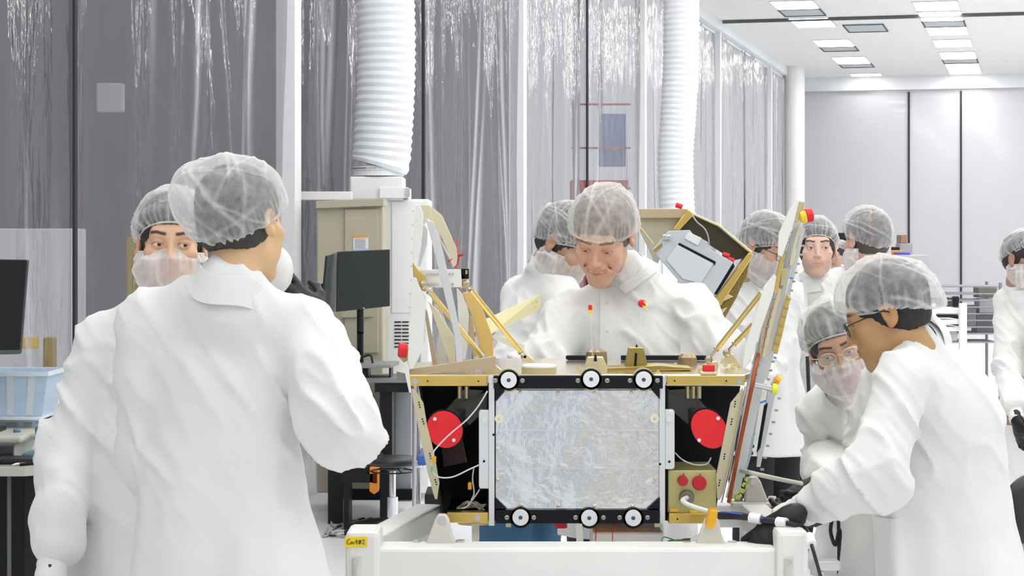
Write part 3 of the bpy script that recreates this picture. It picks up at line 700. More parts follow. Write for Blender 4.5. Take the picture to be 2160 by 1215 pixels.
    m = bx(1763, 491, 1795, 520, 24, .06, 'monitor', M_black(), 'small dark monitor between the two far standing men', 'monitor')
    bx(1740, 520, 1880, 560, 23.9, .6, 'far_bench', mat('bench_white', (.6, .6, .62), .5), 'pale work bench behind the two far standing men', 'bench', floor=True)
    # chair at right edge
    ch = root('office_chair', (P(2190, 0, 6.4).x, 6.4, 0), 'black office chair cut by the right edge of the picture', 'chair')
    sd = SDF().ell(P(2185, 1075, 6.3), (.105, .045, .115), k=.01); V, Q = sd.build(.008); mk('backrest', V, Q, mat('black_vinyl', ()), ch, smooth=True)
    cx, cy = P(2200, 0, 6.5).x, 6.5
    b = B(); b.tube(spline([(P(2190, 0, 6.35).x, 6.36, P(0, 1130, 6.3).z), (cx, 6.42, .52), (cx, cy, .48)]), .018, 8); b.cyl((cx, cy, .08), (cx, cy, .46), .028, n=12); b.out('post', M_black(), ch)
    b = B(); b.lathe((cx, cy+.05, .46), (0, 0, 1), [(0, .15), (.02, .21), (.06, .215), (.08, .19), (.085, 0)], 24); b.out('seat', mat('black_vinyl', ()), ch, smooth=True)
    for j in range(5):
        t = j*1.2566+.5; e = Vector((cx+.28*math.cos(t), cy+.28*math.sin(t), .07)); b = B(); b.tube([(cx, cy, .12), e], .018, 8); b.cyl(e-Vector((.015, 0, .035)), e+Vector((.015, 0, -.035)), .034, n=12); b.out('leg', M_black(), ch)

# ------------------------------------------------------------ people
def RM(yaw, pitch=0, roll=0): return Matrix.Rotation(R(yaw), 3, 'Z') @ Matrix.Rotation(R(pitch), 3, 'X') @ Matrix.Rotation(R(roll), 3, 'Y')
def sstep(x, a, b): t = np.clip((x-a)/(b-a), 0, 1); return t*t*(3-2*t)
def head_mesh(h=.0022, smile=0, eo=.0040, nose=1.0, jaw=1.0, face=True):
    s = SDF()
    s.ell((0, .018, .035), (.076, .097, .084), k=.02).ell((0, -.03, -.032), (.0585*jaw, .062, .080), k=.03)
    s.ell((0, -.072, -.104), (.021*jaw, .019, .017), k=.03)
    for m in (-1, 1):
        s.cone((m*.047*jaw, -.0, -.064), (m*.014, -.072, -.106), .017, .014, k=.03)
        s.ell((m*.043, -.061, -.020), (.021, .021, .016), k=.02)
        s.ell((m*.034, -.056, -.055), (.018, .020, .024), k=.03)
        # ear: body, rim and hollow
        s.ell((m*.079, .012, -.004), (.008, .019, .031), k=.008)
        s.ell((m*.086, .006, .000), (.006, .009, .015), k=.006, op='-')
        s.ell((m*.083, .006, -.028), (.006, .009, .010), k=.006)
    s.cone((-.034, -.073, .026), (.034, -.073, .026), .014, .014, k=.02)
    if face:
        for m in (-1, 1):
            s.ell((m*.031, -.098, .001), (.017, .016, .0115), k=.012, op='-')
            s.ell((m*.031, -.0755, .001), (.0145, .0145, .0145), k=.004)
            s.ell((m*.031, -.0945, -.0002), (.0138, .0125, eo), k=.002, op='-')
        s.cone((0, -.086, .014), (0, -.1075*nose, -.030), .0062, .0088, k=.012)
        for m in (-1, 1):
            s.ell((m*.0110, -.096, -.034), (.0068, .010, .0065), k=.006)
            s.ell((m*.0065, -.104, -.0435), (.0035, .005, .003), k=.003, op='-')
        c = .007*smile; wd = .023+.006*smile
        s.ell((0, -.080, -.066), (.030, .017, .022), k=.02)
        for m in (-1, 1):
            s.cone((0, -.0955, -.0615), (m*wd, -.083, -.064+c), .0052, .003, k=.006)
            s.cone((0, -.0945, -.0715-.002*smile), (m*wd*.85, -.083, -.0665+c), .006, .003, k=.006)
            s.cone((0, -.1005, -.0662), (m*wd, -.088, -.0655+c), .0016, .001, k=.0025, op='-')
        if smile:
            s.ell((0, -.103, -.0665), (.017, .010, .0035), k=.003, op='-')
            for m in (-1, 1): s.cone((m*.024, -.090, -.035), (m*.036, -.075, -.06), .002, .002, k=.012, op='-')
    s.cone((0, .022, -.06), (0, .034, -.115), .053, .053, k=.03)
    V, Q = s.build(h)
    return relax(V, Q, 1, .4), Q
def head_colors(V, skin, brow=(.03, .02, .015), lip=None, beard=0, smile=0, brow_w=1.0):
    x, y, z = V.T; skin = np.array(skin, float); C = np.tile(skin, (len(V), 1))
    def mixc(col, f): C[:] = C*(1-f[:, None])+np.array(col)*f[:, None]
    front = sstep(-y, .03, .06)
    # cheeks, nose and ears are a little redder
    fch = np.exp(-(((np.abs(x)-.042)/.018)**2+((z+.03)/.02)**2))*front; mixc(skin*np.array([1.02, .78, .74]), fch*.4)
    fn = np.exp(-((x/.014)**2+((z+.03)/.014)**2))*sstep(-y, .08, .1); mixc(skin*np.array([1.0, .78, .74]), fn*.25)
    fe = sstep(np.abs(x), .075, .082)*sstep(-y, -.05, -.0); mixc(skin*np.array([1.0, .66, .58]), fe*.35)
    lip = skin*np.array([.88, .60, .58]) if lip is None else np.array(lip)
    zl = z+.0665-.007*smile*np.clip(np.abs(x)/.025, 0, 1)
    fl = (1-sstep(np.abs(zl), .006, .0095))*(1-sstep(np.abs(x), .022+.005*smile, .027+.005*smile))*sstep(-y, .075, .085); mixc(lip, fl)
    if smile:
        ft = (1-sstep(np.abs(zl-.0006), .0022, .0034))*(1-sstep(np.abs(x), .016, .021))*sstep(-y, .075, .085); mixc((.72, .68, .60), ft)
    if beard:
        fb = sstep(-z, .040, .056)*sstep(-y, -.02, .02)*(1-fl)*beard; n = .75+.25*vnoise(V*600); mixc(np.array(brow)*1.5+skin*.15, fb*n*.6)
    zb = .0265+.004*np.exp(-((np.abs(x)-.036)/.012)**2)
    fb = (1-sstep(np.abs(z-zb), .0018*brow_w, .0046*brow_w))*sstep(np.abs(x), .009, .014)*(1-sstep(np.abs(x), .046, .054))*sstep(-y, .05, .06); mixc(brow, fb*.92)
    fs = np.exp(-(((np.abs(x)-.031)/.017)**2+((z-.001)/.012)**2))*front; mixc(skin*np.array([.72, .6, .55]), fs*.55)
    # lash line
    d = np.abs(((np.abs(x)-.031)/.0135)**2+((z-.0008)/.0062)**2-1); fl2 = (1-sstep(d, .05, .32))*sstep(z, -.001, .002)*sstep(-y, .075, .082); mixc(brow, fl2*.85)
    return np.clip(C, 0, 1)
CREASE = {}
def cap_mesh(M, c, tilt=-34, size=1.0, bulge=(0, 0, 0), edge=112, seed=0, yawc=0, puff=1.0):
    """bouffant cap: crown puffed out, gathered at the rim"""
    nu, nv = 168, 60; th = np.linspace(0.001, R(edge), nv); ph = np.linspace(0, 2*np.pi, nu, endpoint=False)
    T, Pp = np.meshgrid(th, ph, indexing='ij'); t = T/R(edge)
    d = np.stack([np.sin(T)*np.sin(Pp), -np.sin(T)*np.cos(Pp), np.cos(T)], -1)
    rx, ry, rz = .093*size*puff, .118*size*puff, .100*size
    rad = 1/np.sqrt((d[..., 0]/rx)**2+(d[..., 1]/ry)**2+(d[..., 2]/rz)**2)
    q = d*2.6+seed*3.1
    rad = rad*(1+(.055*vnoise(q.reshape(-1, 3)).reshape(T.shape)+.018*vnoise(q.reshape(-1, 3)*2.7).reshape(T.shape))*(1-.7*sstep(t, .7, 1)))
    rs = np.random.RandomState(seed+40); cr = np.zeros_like(T)
    for j in range(17):                                   # straight pulled creases across the crown
        n_ = rs.normal(size=3); n_ /= np.linalg.norm(n_); m_ = np.cross(n_, rs.normal(size=3)); m_ /= np.linalg.norm(m_)
        if m_[2] < -.2: m_ = -m_
        ww = rs.uniform(.012, .04); dn = d@n_+.06*vnoise(d.reshape(-1, 3)*2+j).reshape(T.shape)
        cr += rs.uniform(.35, 1)*np.exp(-(dn/ww)**2)*sstep(d@m_, .45, .8)
    pl = np.clip(np.sin(Pp*30+4*np.sin(Pp*5+seed)), 0, 1)**3*sstep(t, .66, .95)
    cr = np.clip(cr+.8*pl, 0, 1); CREASE['v'] = cr
    rad = rad+.0045*cr*(1-sstep(t, .9, .98))
    # gathered rim
    ring = 1/np.sqrt((d[..., 0]/.0805)**2+(d[..., 1]/.101)**2+(d[..., 2]/.1)**2)
    f = sstep(t, .86, 1.0); rad = rad*(1-f)+ring*1.0*f
    rad = rad+(.0035*np.sin(Pp*30+4*np.sin(Pp*5+seed))+.002*np.sin(Pp*53+seed))*.7*sstep(t, .55, .95)*(1-sstep(t, .97, 1)*.7)
    V = d*rad[..., None]
    bv = np.array(bulge, float); bl = np.linalg.norm(bv)
    if bl: w_ = np.clip(d@(bv/bl), 0, 1)**1.5; V = V+bv*(w_*(1-f))[..., None]
    tm = np.array(Matrix.Rotation(R(yawc), 3, 'Z') @ Matrix.Rotation(R(tilt), 3, 'X')); V = V@tm.T+np.array([0, .016, .034])
    V = V.reshape(-1, 3)@np.array(M).T+np.array(c)
    I = np.arange(nu*nv).reshape(nv, nu); J = np.roll(I, -1, 1)
    Q = np.stack([I[:-1], J[:-1], J[1:], I[1:]], -1).reshape(-1, 4)
    rim = V.reshape(nv, nu, 3)[-1]
    return V, Q, rim
def mask_mesh(M, c, top=-.018, bot=-.155, puff=.016, seed=0, span=118, low=0):
    """beard cover: gathered veil over the lower face, open at the back"""
    nu, nv = 110, 44; a = np.linspace(-R(span), R(span), nu); v = np.linspace(0, 1, nv)
    Vv, A = np.meshgrid(v, a, indexing='ij')
    side = np.abs(A)/R(span)
    z = top*(1-side*.0)+(bot-top)*Vv*(1-.25*side)-.012*side*(1-Vv)+.006*np.exp(-(A/.25)**2)*(1-Vv)
    prof = np.interp(Vv, [0, .15, .45, .75, 1], [.0, .7, 1, .75, -.6])
    rx = .0765+puff*prof*.7-.012*Vv; ry = .090+puff*prof-.012*Vv
    nz = .012*np.exp(-(A/.2)**2)*np.exp(-((Vv-.12)/.2)**2)
    rx = rx+.0022*np.sin(A*24+3*np.sin(A*3+seed))*(.4+.6*np.exp(-Vv*3)); rr = np.clip(ridge(np.stack([A*2.4+seed, Vv*2.2, A*0], -1).reshape(-1, 3)).reshape(A.shape), 0, 1)**3*.006
    x = (rx+rr)*np.sin(A); y = -(ry+rr+nz)*np.cos(A)*np.where(np.cos(A) > 0, 1, .9)
    V = np.stack([x, y, z], -1).reshape(-1, 3)@np.array(M).T+np.array(c)
    CREASE['v'] = np.clip((rr/.006)**1.5+.7*np.clip(np.sin(A*24+3*np.sin(A*3+seed)), 0, 1)**3*np.exp(-Vv*3.5), 0, 1)
    I = np.arange(nu*nv).reshape(nv, nu)
    Q = np.stack([I[:-1, :-1], I[:-1, 1:], I[1:, 1:], I[1:, :-1]], -1).reshape(-1, 4)
    return V, Q, V.reshape(nv, nu, 3)[0]
def hand_sdf(s, wrist, fwd, nrm, thumb, curl=35, scale=1.0, spread=5, th_open=35):
    """palm and five jointed fingers; fwd = direction of the fingers, nrm = back of the hand, thumb = side (+1/-1)"""
    f = Vector(fwd).normalized(); n = Vector(nrm); n = (n-f*n.dot(f)).normalized(); sd = f.cross(n)*thumb; k = scale
    w_ = Vector(wrist)
    rot = np.array([list(sd), list(f), list(n)])
    s.ell(w_+f*.05*k, (.043*k, .056*k, .018*k), k=.015, rot=rot)
    s.cone(w_-f*.02*k, w_+f*.02*k, .028*k, .026*k, k=.02, sq=(tuple(n), .75))
    Ls = [(.040, .027, .021), (.045, .030, .023), (.041, .028, .022), (.032, .021, .019)]
    cl = curl if isinstance(curl, (list, tuple)) else [curl*.8, curl, curl*1.1, curl*1.25]
    for i in range(4):
        off = (1.5-i)*.0195*k; a = R(spread*(1.5-i)); p = w_+f*(.092-.004*abs(i-1.2))*k+sd*off
        d = (f*math.cos(a)+sd*math.sin(a)).normalized(); r = (.0098, .0100, .0096, .0085)[i]*k
        ang = 0
        for j, L in enumerate(Ls[i]):
            ang += R(cl[i])*(.55, 1, .75)[j]
            dd = d*math.cos(ang)-n*math.sin(ang); q = p+dd*L*k
            s.cone(p, q, r*(1-.06*j), r*(1-.06*(j+1)), k=.004); p = q
    a = R(th_open); p = w_+f*.022*k+sd*.024*k
    d1 = (f*math.cos(a)+sd*math.sin(a)-n*.35).normalized(); q = p+d1*.042*k; s.cone(p, q, .0165*k, .0125*k, k=.012)
    d2 = (f*math.cos(a*.5)+sd*math.sin(a*.35)-n*.45).normalized(); q2 = q+d2*.032*k; s.cone(q, q2, .0115*k, .0105*k, k=.004)
    d3 = (f*math.cos(a*.2)-n*.5).normalized(); s.cone(q2, q2+d3*.024*k, .0105*k, .0085*k, k=.004)
def ringstrip(pts, up, hgt, th=.003):
    pass
def glasses(p, M, c, m):
    g = B()
    def W(v): return Vector(c)+M@Vector(v)
    for s_ in (-1, 1):
        ring = []
        for i in range(25):
            t = 2*math.pi*i/24; x = .0245*math.copysign(abs(math.cos(t))**.8, math.cos(t)); z = .0175*math.copysign(abs(math.sin(t))**.8, math.sin(t))
            ring.append(W((s_*.033+x, -.106+abs(s_*.033+x)*.16, z-.002)))
        g.tube(ring, .0014, 6)
        g.tube([W((s_*.057, -.097, .006)), W((s_*.074, -.082, .008)), W((s_*.082, .0, .008)), W((s_*.082, .02, -.005))], .0014, 6)
    g.tube(spline([W((-.009, -.105, .003)), W((0, -.107, .006)), W((.009, -.105, .003))], 4), .0013, 6)
    o = g.out('glasses', m, p, smooth=True)
    lm = mat('spectacle_lens', (.9, .92, .97), .03, alpha=.12, spec=.8)
    for s_ in (-1, 1):
        q = B(); q.poly([W((s_*.033+.023*math.cos(t), -.1055+abs(s_*.033+.023*math.cos(t))*.16, .0165*math.sin(t)-.002)) for t in np.linspace(0, 6.283, 17)[:-1]], th=.0008)
        q.out('lens', lm, o)
def person(label, hc, yaw, pitch=0, roll=0, nb=None, sh=None, el=None, wr=None, pv=None, hem=None, hem_r=.24, face_yaw=0, skin=(.62, .38, .26), hair=(.03, .022, .018),
           res=.0024, smile=0, beard=0, cap={}, mask=None, gl=None, gaze=(0, 0), hood=False, arm_r=(.078, .068, .056), seed=0, trousers=(.02, .02, .025), hands=None, feet=None,
           cloth_res=.0085, puffs=(), chest=None, collar=True, depth=.62, brow_w=1.0, fold=1.0, inner=None, hd_scale=1.0, coat_col=None, tr_flare=1.0, eye_open=.0040, jaw=.95, pocket=None, open_front=False):
    fy = R(face_yaw); fd = np.array([math.sin(fy), -math.cos(fy), 0]); sdv = np.array([math.cos(fy), math.sin(fy), 0])
    hc = Vector(hc); nb, pv, hem = Vector(nb), Vector(pv), Vector(hem); sh = [Vector(v) for v in sh]; el = [Vector(v) for v in el]; wr = [Vector(v) for v in wr]
    p = root('person', (pv.x, pv.y, 0), label, 'person')
    M = RM(yaw, pitch, roll)*hd_scale
    # body, one surface: head, neck, trunk, arms, hands, legs
    HV, HQ = head_mesh(res, smile=smile, face=(res < .0035), eo=eye_open, jaw=jaw); HC_ = head_colors(HV, skin, hair, beard=beard, smile=smile, brow_w=brow_w)
    HVw = HV@np.array(M).T+np.array(hc)
    s = SDF()
    nt = hc+M@Vector((0, .03, -.1))
    mid = (sh[0]+sh[1])/2; sw = (sh[1]-sh[0]).length/2
    s.cone(nt, nb+Vector((0, 0, -.02)), .05, .056, k=.03)
    s.cone(mid+Vector((0, 0, -.09)), pv, sw*.72, sw*.62, k=.03, sq=(tuple(fd), .5))
    s.cone(sh[0], sh[1], .042, .042, k=.06).cone(nb, sh[0], .045, .04, k=.04).cone(nb, sh[1], .045, .04, k=.04)
    for i in (0, 1):
        s.cone(sh[i], el[i], .044, .036, k=.03).cone(el[i], wr[i], .036, .026, k=.02)
        d = (wr[i]-el[i]).normalized()
        s.cone(wr[i], wr[i]+d*.07, .026, .022, k=.02)
    if feet is None: feet = [pv+Vector(sdv)*-.11, pv+Vector(sdv)*.11]
    for i in (0, 1):
        h0 = pv+Vector(sdv)*(-.09+.18*i)+Vector((0, 0, -.02)); f0 = Vector((feet[i].x, feet[i].y, .09)); kn = (h0+f0)/2+Vector(fd)*.02
        s.cone(h0, kn, .066, .050, k=.05).cone(kn, f0, .050, .036, k=.02); s.cone(Vector((f0.x, f0.y, .045)), Vector((f0.x, f0.y, .04))+Vector(fd)*.12, .035, .028, k=.02)
    BV, BQ = s.build(.014)
    V = np.concatenate([HVw, BV]); Q = np.concatenate([HQ, BQ+len(HVw)]); C = np.concatenate([HC_, np.tile(np.array(skin), (len(BV), 1))])
    body = mk('body', V, Q, mat('skin', (.6, .4, .3), .5, attr='tint', spec=.35, bump=.0002, bscale=900), p, smooth=True, cols=C)
    def W(v): return np.asarray(v)@np.array(M).T+np.array(hc)
    # eyes
    if res < .0035:
        for m in (-1, 1):
            nu, nv = 32, 24; a = np.linspace(0, math.pi, nv); b_ = np.linspace(0, 2*math.pi, nu, endpoint=False); A_, B_ = np.meshgrid(a, b_, indexing='ij')
            d = np.stack([np.sin(A_)*np.cos(B_), -np.cos(A_), np.sin(A_)*np.sin(B_)], -1)
            G = np.array(Matrix.Rotation(R(gaze[0]), 3, 'Z') @ Matrix.Rotation(R(-gaze[1]), 3, 'X')); d = d@G.T
            I = np.arange(nu*nv).reshape(nv, nu); J = np.roll(I, -1, 1); EQ = np.stack([I[:-1], J[:-1], J[1:], I[1:]], -1).reshape(-1, 4)
            col = np.where(A_[..., None] < .2, np.array([.005, .005, .005]), np.where(A_[..., None] < .52, np.array([.07, .035, .02]), np.array([.72, .68, .66])))
            mk('eye', W(d.reshape(-1, 3)*.0126+np.array([m*.031, -.0758, .001])), EQ, mat('eye_surface', (.7, .7, .7), .12, attr='tint'), p, smooth=True, cols=col.reshape(-1, 3))
    if False:
        b = B()
        for j in range(8):
            x = (j-3.5)*.0048; b.box((x-.0022, -.0945+x*x*20, -.0680+abs(x)*.1), (x+.0022, -.090+x*x*20, -.0610+abs(x)*.1), fr=lambda x, y, z: Vector(hc)+M@Vector((x, y, z)))
        b.out('teeth', mat('tooth', (.8, .76, .68), .3), p)
    # hair
    s = SDF(); s.ell((0, .020, .037), (.0835, .1035, .0895), k=.01); s.ell((0, .038, -.02), (.072, .068, .062), k=.03)
    s.ell((0, -.13, -.055), (.1, .105, .115), k=.012, op='-'); s.ell((0, 0.03, -.108), (.1, .12, .048), k=.01, op='-')
    for m in (-1, 1): s.ell((m*.09, .012, -.02), (.02, .028, .034), k=.01, op='-')
    V, Q = s.build(.0042); N = vnormals(V, Q); V = V+N*(.0022*vnoise(V*np.array([160, 160, 60])))[:, None]
    mk('hair', W(V), Q, mat('hair_%d' % int(hair[0]*1000), hair, .55, bump=.002, bscale=300), p, smooth=True)
    # cap
    CV, CQ, rim = cap_mesh(M, hc, seed=seed, **cap)
    cm = veil('cap_veil', (.88, .88, .87), .25, scale=60)
    co = mk('bouffant_cap', CV, CQ, cm, p, smooth=True, crease=CREASE['v'])
    b = B(); b.tube([Vector(r_) for r_ in rim[::3]]+[Vector(rim[0])], .0028, 6); b.out('elastic_rim', veil('rim_cloth', (.84, .84, .83), .7, scale=60), co, smooth=True)
    if mask is not None:
        MV, MQ, top = mask_mesh(M, hc, seed=seed, **mask)
        mo = mk('face_veil', MV, MQ, veil('mask_veil', (.88, .87, .86), .50, scale=60), p, smooth=True, crease=CREASE['v'])
        b = B(); b.tube([Vector(r_) for r_ in top[::2]], .0022, 6); b.out('elastic_rim', veil('rim_cloth', ()  , .7), mo, smooth=True)
    if gl: glasses(p, M, hc, gl)
    # coat
    s = SDF()
    a0, a1, a2 = arm_r
    cst = (mid*.5+pv*.5) if chest is None else Vector(chest)
    s.cone(sh[0], sh[1], .056, .056, k=.04, sq=(tuple(fd), .95))
    s.cone(nb+Vector((0, 0, -.03)), nb+(nt-nb)*.25, .080, .070, k=.03)
    s.cone(nb, sh[0], .058, .056, k=.035).cone(nb, sh[1], .058, .056, k=.035)
    s.cone(mid+Vector((0, 0, -.11)), cst, sw*.95, sw*.93, k=.05, sq=(tuple(fd), depth)).cone(cst, pv, sw*.93, sw*1.0, k=.05, sq=(tuple(fd), depth))
    s.cone(pv, hem, sw*1.0, hem_r, k=.05, sq=(tuple(fd), depth+.1))
    for i in (0, 1):
        s.cone(sh[i], el[i], a0*.86, a1, k=.02); s.cone(el[i], wr[i], a1, a2, k=.02)
    for (c, r_) in puffs: s.ell(c, r_, k=.03)
    s.half((0, 0, 1), hem.z)
    V, Q = s.build(cloth_res); N = vnormals(V, Q)
    # soft folds: long vertical ones on the skirt, short diagonal ones on the sleeves
    rel = V-np.array(mid)
    dist = np.minimum.reduce([np.linalg.norm(V-np.array(el[i]), axis=1) for i in (0, 1)])
    armw = np.exp(-(dist/.17)**2)
    lat = np.abs(rel@sdv); skirt = sstep(-rel[:, 2], .05, .35)*(1-sstep(lat, sw*1.5, sw*2))
    o1 = np.array([seed*5.3, seed*2.1, seed*1.7])
    f1 = (1-np.abs(vnoise(V*np.array([6, 6, 1.3])+o1)))**5*.024-.008+vnoise(V*np.array([22, 22, 3.2])+o1)*.004
    q = V@np.array([[.8, .2, -.6], [0, 1, 0], [.6, 0, .8]])
    f2 = (1-np.abs(vnoise(q*np.array([16, 6, 6])+o1)))**5*.020-.006+(1-np.abs(vnoise(q*np.array([30, 10, 12])+o1)))**4*.006
    f3 = vnoise(V*7+o1)*.006+vnoise(V*20+o1)*.0022
    V = V+N*((f1*skirt*(1-armw)*1.0+f2*(armw+.45*(1-skirt))+f3)*fold)[:, None]
    V[:, 2] = np.maximum(V[:, 2], hem.z)
    coat = mk('lab_coat', V, Q, M_coat(), p, smooth=True)
    # cuffs
    for i in (0, 1):
        d = (wr[i]-el[i]).normalized(); a = wr[i]+d*(a2*.55); b = B()
        b.lathe(a, d, [(-.03, .040), (0, .041), (.012, .040), (.02, .036), (.03, .038), (.04, .036), (.052, .038), (.066, .0375), (.076, .036)], 20)
        b.out('cuff', mat('knit_cuff', (.78, .78, .76), .85, bump=.001, bscale=300), coat, smooth=True)
    if collar:
        nv, nu = 8, 48; ax = (nt-nb).normalized() if (nt-nb).length > .01 else Vector((0, 0, 1)); u = Vector(sdv); u = (u-ax*u.dot(ax)).normalized(); v = ax.cross(u)
        cb = B(); Vs = []
        for k_, (hh, rr) in enumerate([(-.02, .086), (.012, .080), (.040, .075), (.0445, .0735), (.040, .072), (.0, .071)]):
            for i in range(nu):
                t = 2*math.pi*i/nu; Vs.append(nb+ax*(hh+(.006*math.sin(t*3+seed)))+u*(math.cos(t)*rr)+v*(math.sin(t)*rr*1.05))
        Fc = [(k_*nu+i, k_*nu+(i+1) % nu, (k_+1)*nu+(i+1) % nu, (k_+1)*nu+i) for k_ in range(5) for i in range(nu)]
        cb.add(Vs, Fc); cb.out('collar', M_coat(), coat, smooth=True)
        if inner:
            cb = B(); Vs = []
            for hh, rr in [(-.01, .064), (.03, .0625), (.052, .060), (.053, .058), (.03, .057)]:
                for i in range(nu):
                    t = 2*math.pi*i/nu; Vs.append(nb+ax*hh+u*(math.cos(t)*rr)+v*(math.sin(t)*rr*1.05))
            cb.add(Vs, [f_ for f_ in Fc if max(f_) < 5*nu]); cb.out('shirt_collar', mat('shirt_%d' % int(inner[2]*1000), inner, .8), p, smooth=True)
    if hood:
        s = SDF(); c0 = hc+M@Vector((0, .03, -.10)); s.ell(c0, (.105, .105, .075), k=.02); s.cone(c0, nb, .09, .08, k=.03)
        V, Q = s.build(.007); N = vnormals(V, Q); V = V+N*(ridge(V*np.array([14, 14, 14])+seed)*.006)[:, None]
        mk('hood', V, Q, veil('hood_cloth', (.84, .84, .83), .78, scale=14), coat, smooth=True)
    # gloves
    for i in (0, 1):
        d = (wr[i]-el[i]).normalized(); hs = (hands or {}).get(i, {})
        fwd = Vector(hs.get('fwd', d)); nrm = Vector(hs.get('nrm', Vector(sdv)*(1 if i else -1))); s = SDF()
        w0 = wr[i]+d*(a2*.55+.074) if 'at' not in hs else Vector(hs['at'])
        s.cone(wr[i]+d*(a2*.55+.03), w0, .029, .027, k=.01)
        hand_sdf(s, w0, fwd, nrm, hs.get('thumb', 1 if i else -1), curl=hs.get('curl', 30), th_open=hs.get('th', 35), spread=hs.get('spread', 5))
        V, Q = s.build(.0038); N = vnormals(V, Q); V = V+N*(vnoise(V*90)*.0012)[:, None]
        mk('glove', V, Q, M_glove(), p, smooth=True)
    # trousers, shoes
    s = SDF()
    for i in (0, 1):
        h0 = pv+Vector(sdv)*(-.09+.18*i); h0.z = min(h0.z, hem.z+.06); f0 = Vector((feet[i].x, feet[i].y, .07)); kn = (h0+f0)/2+Vector(fd)*.02
        s.cone(h0, kn, .098*tr_flare, .076*tr_flare, k=.03).cone(kn, f0, .076*tr_flare, .062, k=.02)
    s.half((0, 0, 1), .05)
    V, Q = s.build(.012); N = vnormals(V, Q); V = V+N*(vnoise(V*np.array([14, 14, 6]))*.006)[:, None]
    mk('trousers', V, Q, mat('trouser_%d_%d' % (int(trousers[0]*1000), int(trousers[2]*1000)), trousers, .85, bump=.001, bscale=400), p, smooth=True)
    for i in (0, 1):
        f0 = Vector((feet[i].x, feet[i].y, 0)); s = SDF(); s.cone(f0+Vector((0, 0, .055)), f0+Vector(fd)*.14+Vector((0, 0, .042)), .047, .038, k=.02, sq=(tuple(sdv), .95)); s.cone(f0+Vector((0, 0, .09)), f0+Vector((0, 0, .05)), .045, .046, k=.02); s.half((0, 0, 1), 0.001)
        V, Q = s.build(.009); mk('shoe', V, Q, mat('shoe_leather', (.02, .02, .022), .5), p, smooth=True)
    return p, hc, M, coat

def _front(coat, X_, Z_):
    me = coat.data; n = len(me.vertices); co = np.empty(n*3, dtype=np.float32); me.vertices.foreach_get('co', co); co = co.reshape(-1, 3)+np.array(base_of(coat))
    out = []
    for x, z in zip(X_, Z_):
        d2 = (co[:, 0]-x)**2+(co[:, 2]-z)**2; m = d2 < .010**2
        out.append(co[m, 1].min() if m.any() else np.nan)
    return np.array(out)
def drape(coat, q, Y, name, th=.004, m=None, nu=10, nv=22):
    """a cloth patch (pocket, placket, collar tip) lying on the coat; q = four corners"""
    c = [P(x, y, Y) for x, y in q]; V = []
    for i in range(nu+1):
        for j in range(nv+1):
            u, v = i/nu, j/nv; p = c[0].lerp(c[1], u).lerp(c[3].lerp(c[2], u), v); V.append(p)
    yy = _front(coat, [p.x for p in V], [p.z for p in V]); med = np.nanmedian(yy); yy = np.where(np.isnan(yy), med, yy)
    g = yy.reshape(nu+1, nv+1)
    for _ in range(2):
        h = g.copy(); h[1:-1] = (g[:-2]+g[1:-1]+g[2:])/3; g = h; h = g.copy(); h[:, 1:-1] = (g[:, :-2]+g[:, 1:-1]+g[:, 2:])/3; g = h
    W = np.array([(p.x, y-th, p.z) for p, y in zip(V, g.ravel())]); n = len(W)
    W = np.concatenate([W, W+np.array([0, th+.002, 0])])
    I = np.arange(n).reshape(nu+1, nv+1); Fc = []
    for i in range(nu):
        for j in range(nv):
            a = (I[i, j], I[i+1, j], I[i+1, j+1], I[i, j+1]); Fc.append(a); Fc.append(tuple(k+n for k in a[::-1]))
    bd = list(I[:, 0])+list(I[-1, 1:])+list(I[-2::-1, -1])+list(I[0, -2:0:-1])
    for a, b_ in zip(bd, bd[1:]+bd[:1]): Fc.append((a, b_, b_+n, a+n))
    return mk(name, W, [tuple(int(k) for k in f) for f in Fc], m or M_coat(), coat, smooth=False)
def button(coat, x, y, Y):
    p = P(x, y, Y); yy = _front(coat, [p.x], [p.z])[0]
    if np.isnan(yy): return
    b = B(); b.lathe((p.x, yy-.006, p.z), (0, 1, 0), [(0, .0035), (.001, .0055), (.005, .0055)], 16); b.out('snap_button', mat('snap_white', (.70, .71, .71), .3), coat)
